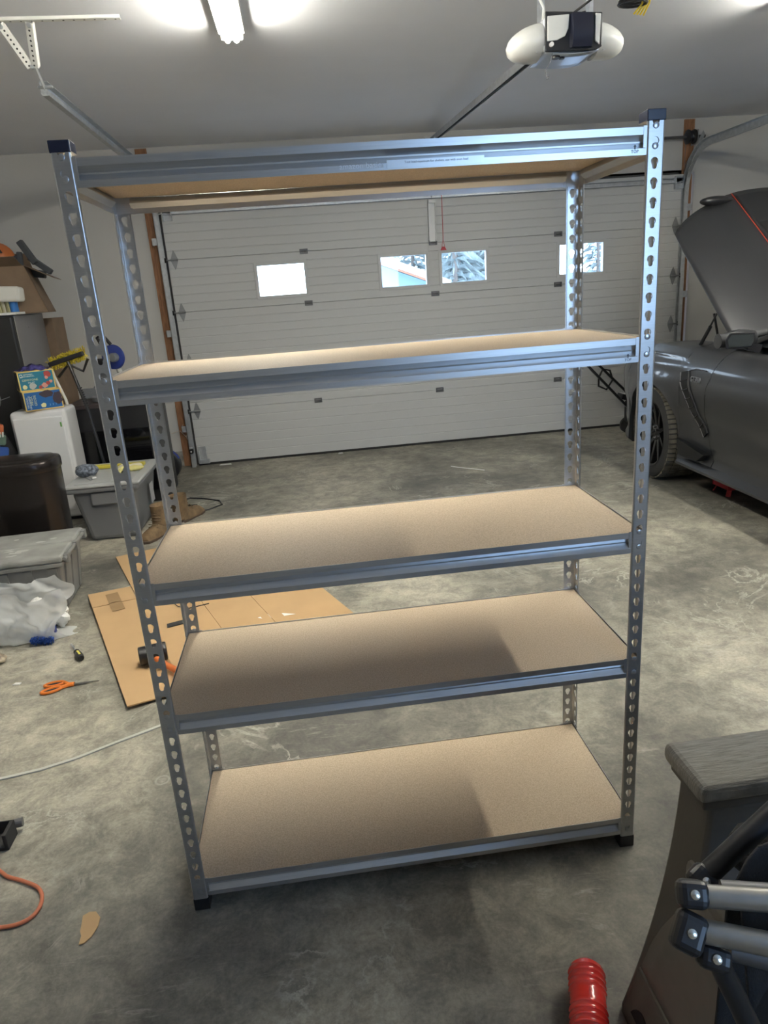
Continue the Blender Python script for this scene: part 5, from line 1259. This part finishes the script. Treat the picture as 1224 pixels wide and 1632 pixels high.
# flattened cardboard carton on the floor
E_ = Vector((.929, .371, 0)); Dn = Vector((.371, -.929, 0)); O_ = Vector((-.900, 2.270, 0))
def cp(e, d, z=0): return O_ + E_ * e + Dn * d + Vector((0, 0, z))
cbx = thing('cardboard_sheet', (-.2, 1.9, 0), 'large flattened brown cardboard carton on the floor behind the left of the rack', 'cardboard')
def panel(name, e0, e1, d0, d1, z, lift=(0, 0, 0, 0), m_=cardm, th=.006):
    c = [cp(e0, d0, z + lift[0]), cp(e1, d0, z + lift[1]), cp(e1, d1, z + lift[2]), cp(e0, d1, z + lift[3])]
    b = MB(); b.add(c + [q + Vector((0, 0, th)) for q in c], [(3, 2, 1, 0), (4, 5, 6, 7), (0, 1, 5, 4), (1, 2, 6, 5), (2, 3, 7, 6), (3, 0, 4, 7)])
    return b.build(name, m_, cbx)
panel('panel', .0, .232, .205, 1.325, .004, (.012, .004, .004, .012))
panel('flap', .0, .228, .0, .200, .004, (.016, .006, .004, .012))
panel('panel', .234, .52, -.60, 1.27, .004)
panel('panel', .522, .76, -.60, 1.27, .004, (.0, .006, .006, .0))
panel('panel', .762, 1.125, -.58, 1.25, .004, (.006, .0, .0, .006))
panel('flap', -.005, .20, 1.33, 1.34, .002, m_=cardin) if False else None
for e0, e1, d0, d1 in ((.085, .150, .06, .198), (.085, .150, .208, .32), (.12, .23, 1.02, 1.10)):
    panel('tape_strip', e0, e1, d0, d1, .0225 if d1 < .34 else .016, th=.0006, m_=tapem)
def scrap(name, pts, z, m_, label, cat, th=.002):
    b = MB(); b.prism(pts, (0, 0, z), (1, 0, 0), (0, 1, 0), (0, 0, th)); return meta(b.build(name, m_), label, cat)
scrap('paper_scrap', [(.07, 1.74), (.10, 1.72), (.18, 1.725), (.26, 1.735), (.20, 1.76), (.12, 1.775)], .013, paperm, 'torn white paper strip on the cardboard just behind the fourth shelf', 'paper')
scrap('paper_scrap', [(-.06, 2.05), (-.01, 2.06), (.02, 2.09), (-.03, 2.10), (-.07, 2.08)], .013, paperm, 'small white paper scrap on the cardboard below the middle shelf beam', 'paper')
scrap('black_strip', [(-.385, 1.79), (-.28, 1.83), (-.265, 1.785), (-.375, 1.745)], .013, blackmatt, 'short black strap on the cardboard beside the rear left post', 'strap')
b = MB(); b.tube([(-.42, 2.09, .014), (-.36, 1.99, .016), (-.32, 1.955, .02), (-.31, 2.0, .03), (-.27, 2.06, .02), (-.22, 2.07, .014)], .0025, 6); b.tube([(-.34, 1.95, .014), (-.30, 1.955, .014), (-.20, 1.99, .014)], .0025, 6)
meta(b.build('cable_tie', blackpl, smooth=True), 'thin black cable tie loop on the cardboard', 'cable tie')
# mallet
ml = thing('rubber_mallet', (-.36, 1.35, .012), 'black rubber mallet with an orange handle lying on the cardboard', 'mallet')
a = Vector((-.425, 1.372, .064)); d = Vector((.93, .25, .0)).normalized()
MB().lathe(a, d, [(0, .036), (.003, .041), (.05, .042), (.117, .041), (.12, .036)], 28).build('head', blackpl, ml, smooth=True, ang=40)
MB().tube([a + d * .05, a + d * .05 + Vector((.06, -.06, -.02)), a + d * .05 + Vector((.18, -.18, -.03))], .014, 12).build('handle', mat('mallet_orange', (.60, .16, .04), .45), ml, smooth=True)
# trims, cord, scraps on the floor
def strip_(name, pts, w_, h, m_, label, cat):
    b = MB(); pts = [Vector(p) for p in pts]; rings = []
    for i, p in enumerate(pts):
        d = (pts[min(i + 1, len(pts) - 1)] - pts[max(i - 1, 0)]).normalized(); n = Vector((-d.y, d.x, 0))
        rings.append([p - n * w_ / 2, p + n * w_ / 2, p + n * w_ / 2 + Vector((0, 0, h)), p - n * w_ / 2 + Vector((0, 0, h))])
    return meta(b.loft(rings).build(name, m_), label, cat)
trimw = mat('trim_white', (.50, .50, .46), .6)
strip_('trim_strip', [(-.95, .66, .001), (-.77, .69, .001), (-.64, .715, .001), (-.53, .755, .001), (-.40, .825, .001), (-.25, .90, .001), (-.05, 1.0, .001)], .013, .005, trimw, 'long white trim strip curving over the floor towards the rack', 'strip')
strip_('trim_strip', [(-.85, 2.31, .001), (-.72, 2.37, .001), (-.60, 2.44, .014), (-.45, 2.52, .014)], .014, .004, trimw, 'short white strip on the floor beyond the cardboard flap', 'strip')
orc = mat('cord_orange', (.52, .16, .08), .45)
pts = [(-.80, .42, .006), (-.70, .33, .006), (-.59, .24, .006), (-.56, .215, .006), (-.51, .19, .006), (-.455, .155, .006), (-.43, .11, .006), (-.432, .065, .006), (-.46, .04, .006), (-.51, .035, .006), (-.62, .05, .006), (-.75, .08, .006)]
def smooth_pts(p, n=6):
    p = [Vector(q) for q in p]; out = []
    for i in range(len(p) - 1):
        p0, p1, p2, p3 = p[max(0, i - 1)], p[i], p[i + 1], p[min(len(p) - 1, i + 2)]
        for k in range(n):
            t = k / n; out.append(.5 * ((2 * p1) + (p2 - p0) * t + (2 * p0 - 5 * p1 + 4 * p2 - p3) * t * t + (3 * p1 - p0 - 3 * p2 + p3) * t ** 3))
    return out + [p[-1]]
meta(MB().tube(smooth_pts(pts), .0055, 10).build('extension_cord', orc, smooth=True), 'orange extension cord looping in from the left edge of the floor', 'cord')
scrap('cardboard_scrap', [(-.300, .035), (-.285, .045), (-.268, .043), (-.252, .022), (-.250, -.005), (-.258, -.035), (-.272, -.052), (-.285, -.055), (-.286, -.03), (-.293, -.015), (-.296, .01)], .0015, cardm, 'torn bit of brown cardboard alone on the floor in the foreground', 'scrap', .003)
scrap('white_crumb', [(-.975, 1.365), (-.945, 1.36), (-.94, 1.375), (-.965, 1.38)], .001, paperm, 'tiny white crumb on the floor left of the scissors', 'crumb', .004)
bb = thing('steel_bracket', (-.66, .38, 0), 'black steel bracket on the floor at the left edge above the orange cord', 'bracket')
b = MB(); b.prism([(0, 0), (.16, 0), (.16, .055), (.148, .055), (.148, .012), (0, .012)], (-.76, .40, 0.0), (1, 0, 0), (0, .0, 1), (0, -.07, 0)); b.box(-.76, -.61, .395, .40, 0, .055); b.build('channel', blackmatt, bb, bevel=.002)
MB().cyl((-.61, .41, .03), (-.585, .415, .03), .014, 14).build('pin', darksteel, bb)

# ------------------------------------------------------------------ outdoors beyond the door windows
snow = mat('snow', (.80, .83, .87), .9)
S(MB().box(-60, 70, YW + 0.36, 90, -.25, -.1).build('snow_ground', snow))
pine = mat('pine_green', (.21, .25, .25), .9, noise=.6, nscale=2); bark = mat('bark', (.20, .17, .15), .9)
def tree(x, y, h, label):
    t = thing('pine_tree', (x, y, -.1), label, 'tree', 'pines outside the door windows')
    MB().cyl((x, y, -.1), (x, y, h * .97), .012 * h, 8, .02).build('trunk', bark, t)
    b = MB(); n = 10; z = .9
    while z < h * .98:
        r = (h - z) * .15 + .12
        for j in range(n):
            a = 2 * pi * (j + random.random()) / n; rr_ = r * random.uniform(.5, 1.15); wv = .035 + .02 * random.random()
            c = Vector((x, y, z + random.uniform(-.1, .1))); d = Vector((cos(a), sin(a), 0)); s_ = Vector((-sin(a), cos(a), 0))
            b.add([c + d * .05, c + d * rr_ * .6 + s_ * wv - Vector((0, 0, rr_ * .12)), c + d * rr_ - Vector((0, 0, rr_ * .35)), c + d * rr_ * .6 - s_ * wv - Vector((0, 0, rr_ * .12)), c + d * rr_ * .55 + Vector((0, 0, .05))],
                  [(0, 1, 4), (1, 2, 4), (2, 3, 4), (3, 0, 4)])
        z += .26
    b.build('branches', pine, t); return t
PL = {2: 'pine tree outdoors beyond the snowy roof, seen through the second door window from the left',
      3: 'pine tree in the dense stand that fills the third door window from the left',
      4: 'pine tree outdoors, seen through the rightmost door window behind the rear right post'}
TR = [(4.1, 30, 9, 2), (5.9, 33, 11, 2), (6.7, 27.5, 10, 3), (7.6, 31, 12, 3), (8.9, 34, 12, 3), (8.2, 28, 9, 3), (10.2, 38, 13, 3), (9.6, 31.5, 10, 3), (14.9, 33, 9, 4), (17.6, 38, 7, 4)]
ORD = ['leftmost', 'second from the left', 'third from the left', 'third from the right', 'second from the right', 'rightmost']
cnt = {2: 0, 3: 0, 4: 0}
for x, y, h, k in sorted(TR, key=lambda q: q[0] / (q[1] + 1.5)):
    o3 = ORD[cnt[k]] if k == 3 else ('left-hand' if cnt[k] == 0 else 'right-hand'); cnt[k] += 1
    tree(x, y, h, ('pine outdoors, %s of the stand filling the third door window' % o3) if k == 3 else ('%s pine beyond the snowy roof in the second door window' % o3) if k == 2 else '%s pine outdoors seen through the rightmost door window' % o3)
nh = thing('neighbour_house', (2.6, 20, 0), 'pale blue neighbouring house with a snow-covered sloping roof, seen through the second door window', 'house')
MB().prism([(1.3, -.1), (4.0, -.1), (4.0, 1.6), (1.3, 2.68)], (0, 18, 0), (1, 0, 0), (0, 0, 1), (0, 6, 0)).build('wall', mat('house_blue', (.20, .30, .36), .7), nh)
MB().prism([(.9, 2.90), (4.45, 1.46), (4.45, 1.64), (.9, 3.08)], (0, 17.6, 0), (1, 0, 0), (0, 0, 1), (0, 7, 0)).build('roof', snow, nh)
MB().prism([(.9, 2.84), (4.45, 1.40), (4.45, 1.45), (.9, 2.89)], (0, 17.58, 0), (1, 0, 0), (0, 0, 1), (0, .1, 0)).build('fascia', mat('fascia_brown', (.35, .14, .08), .6), nh)
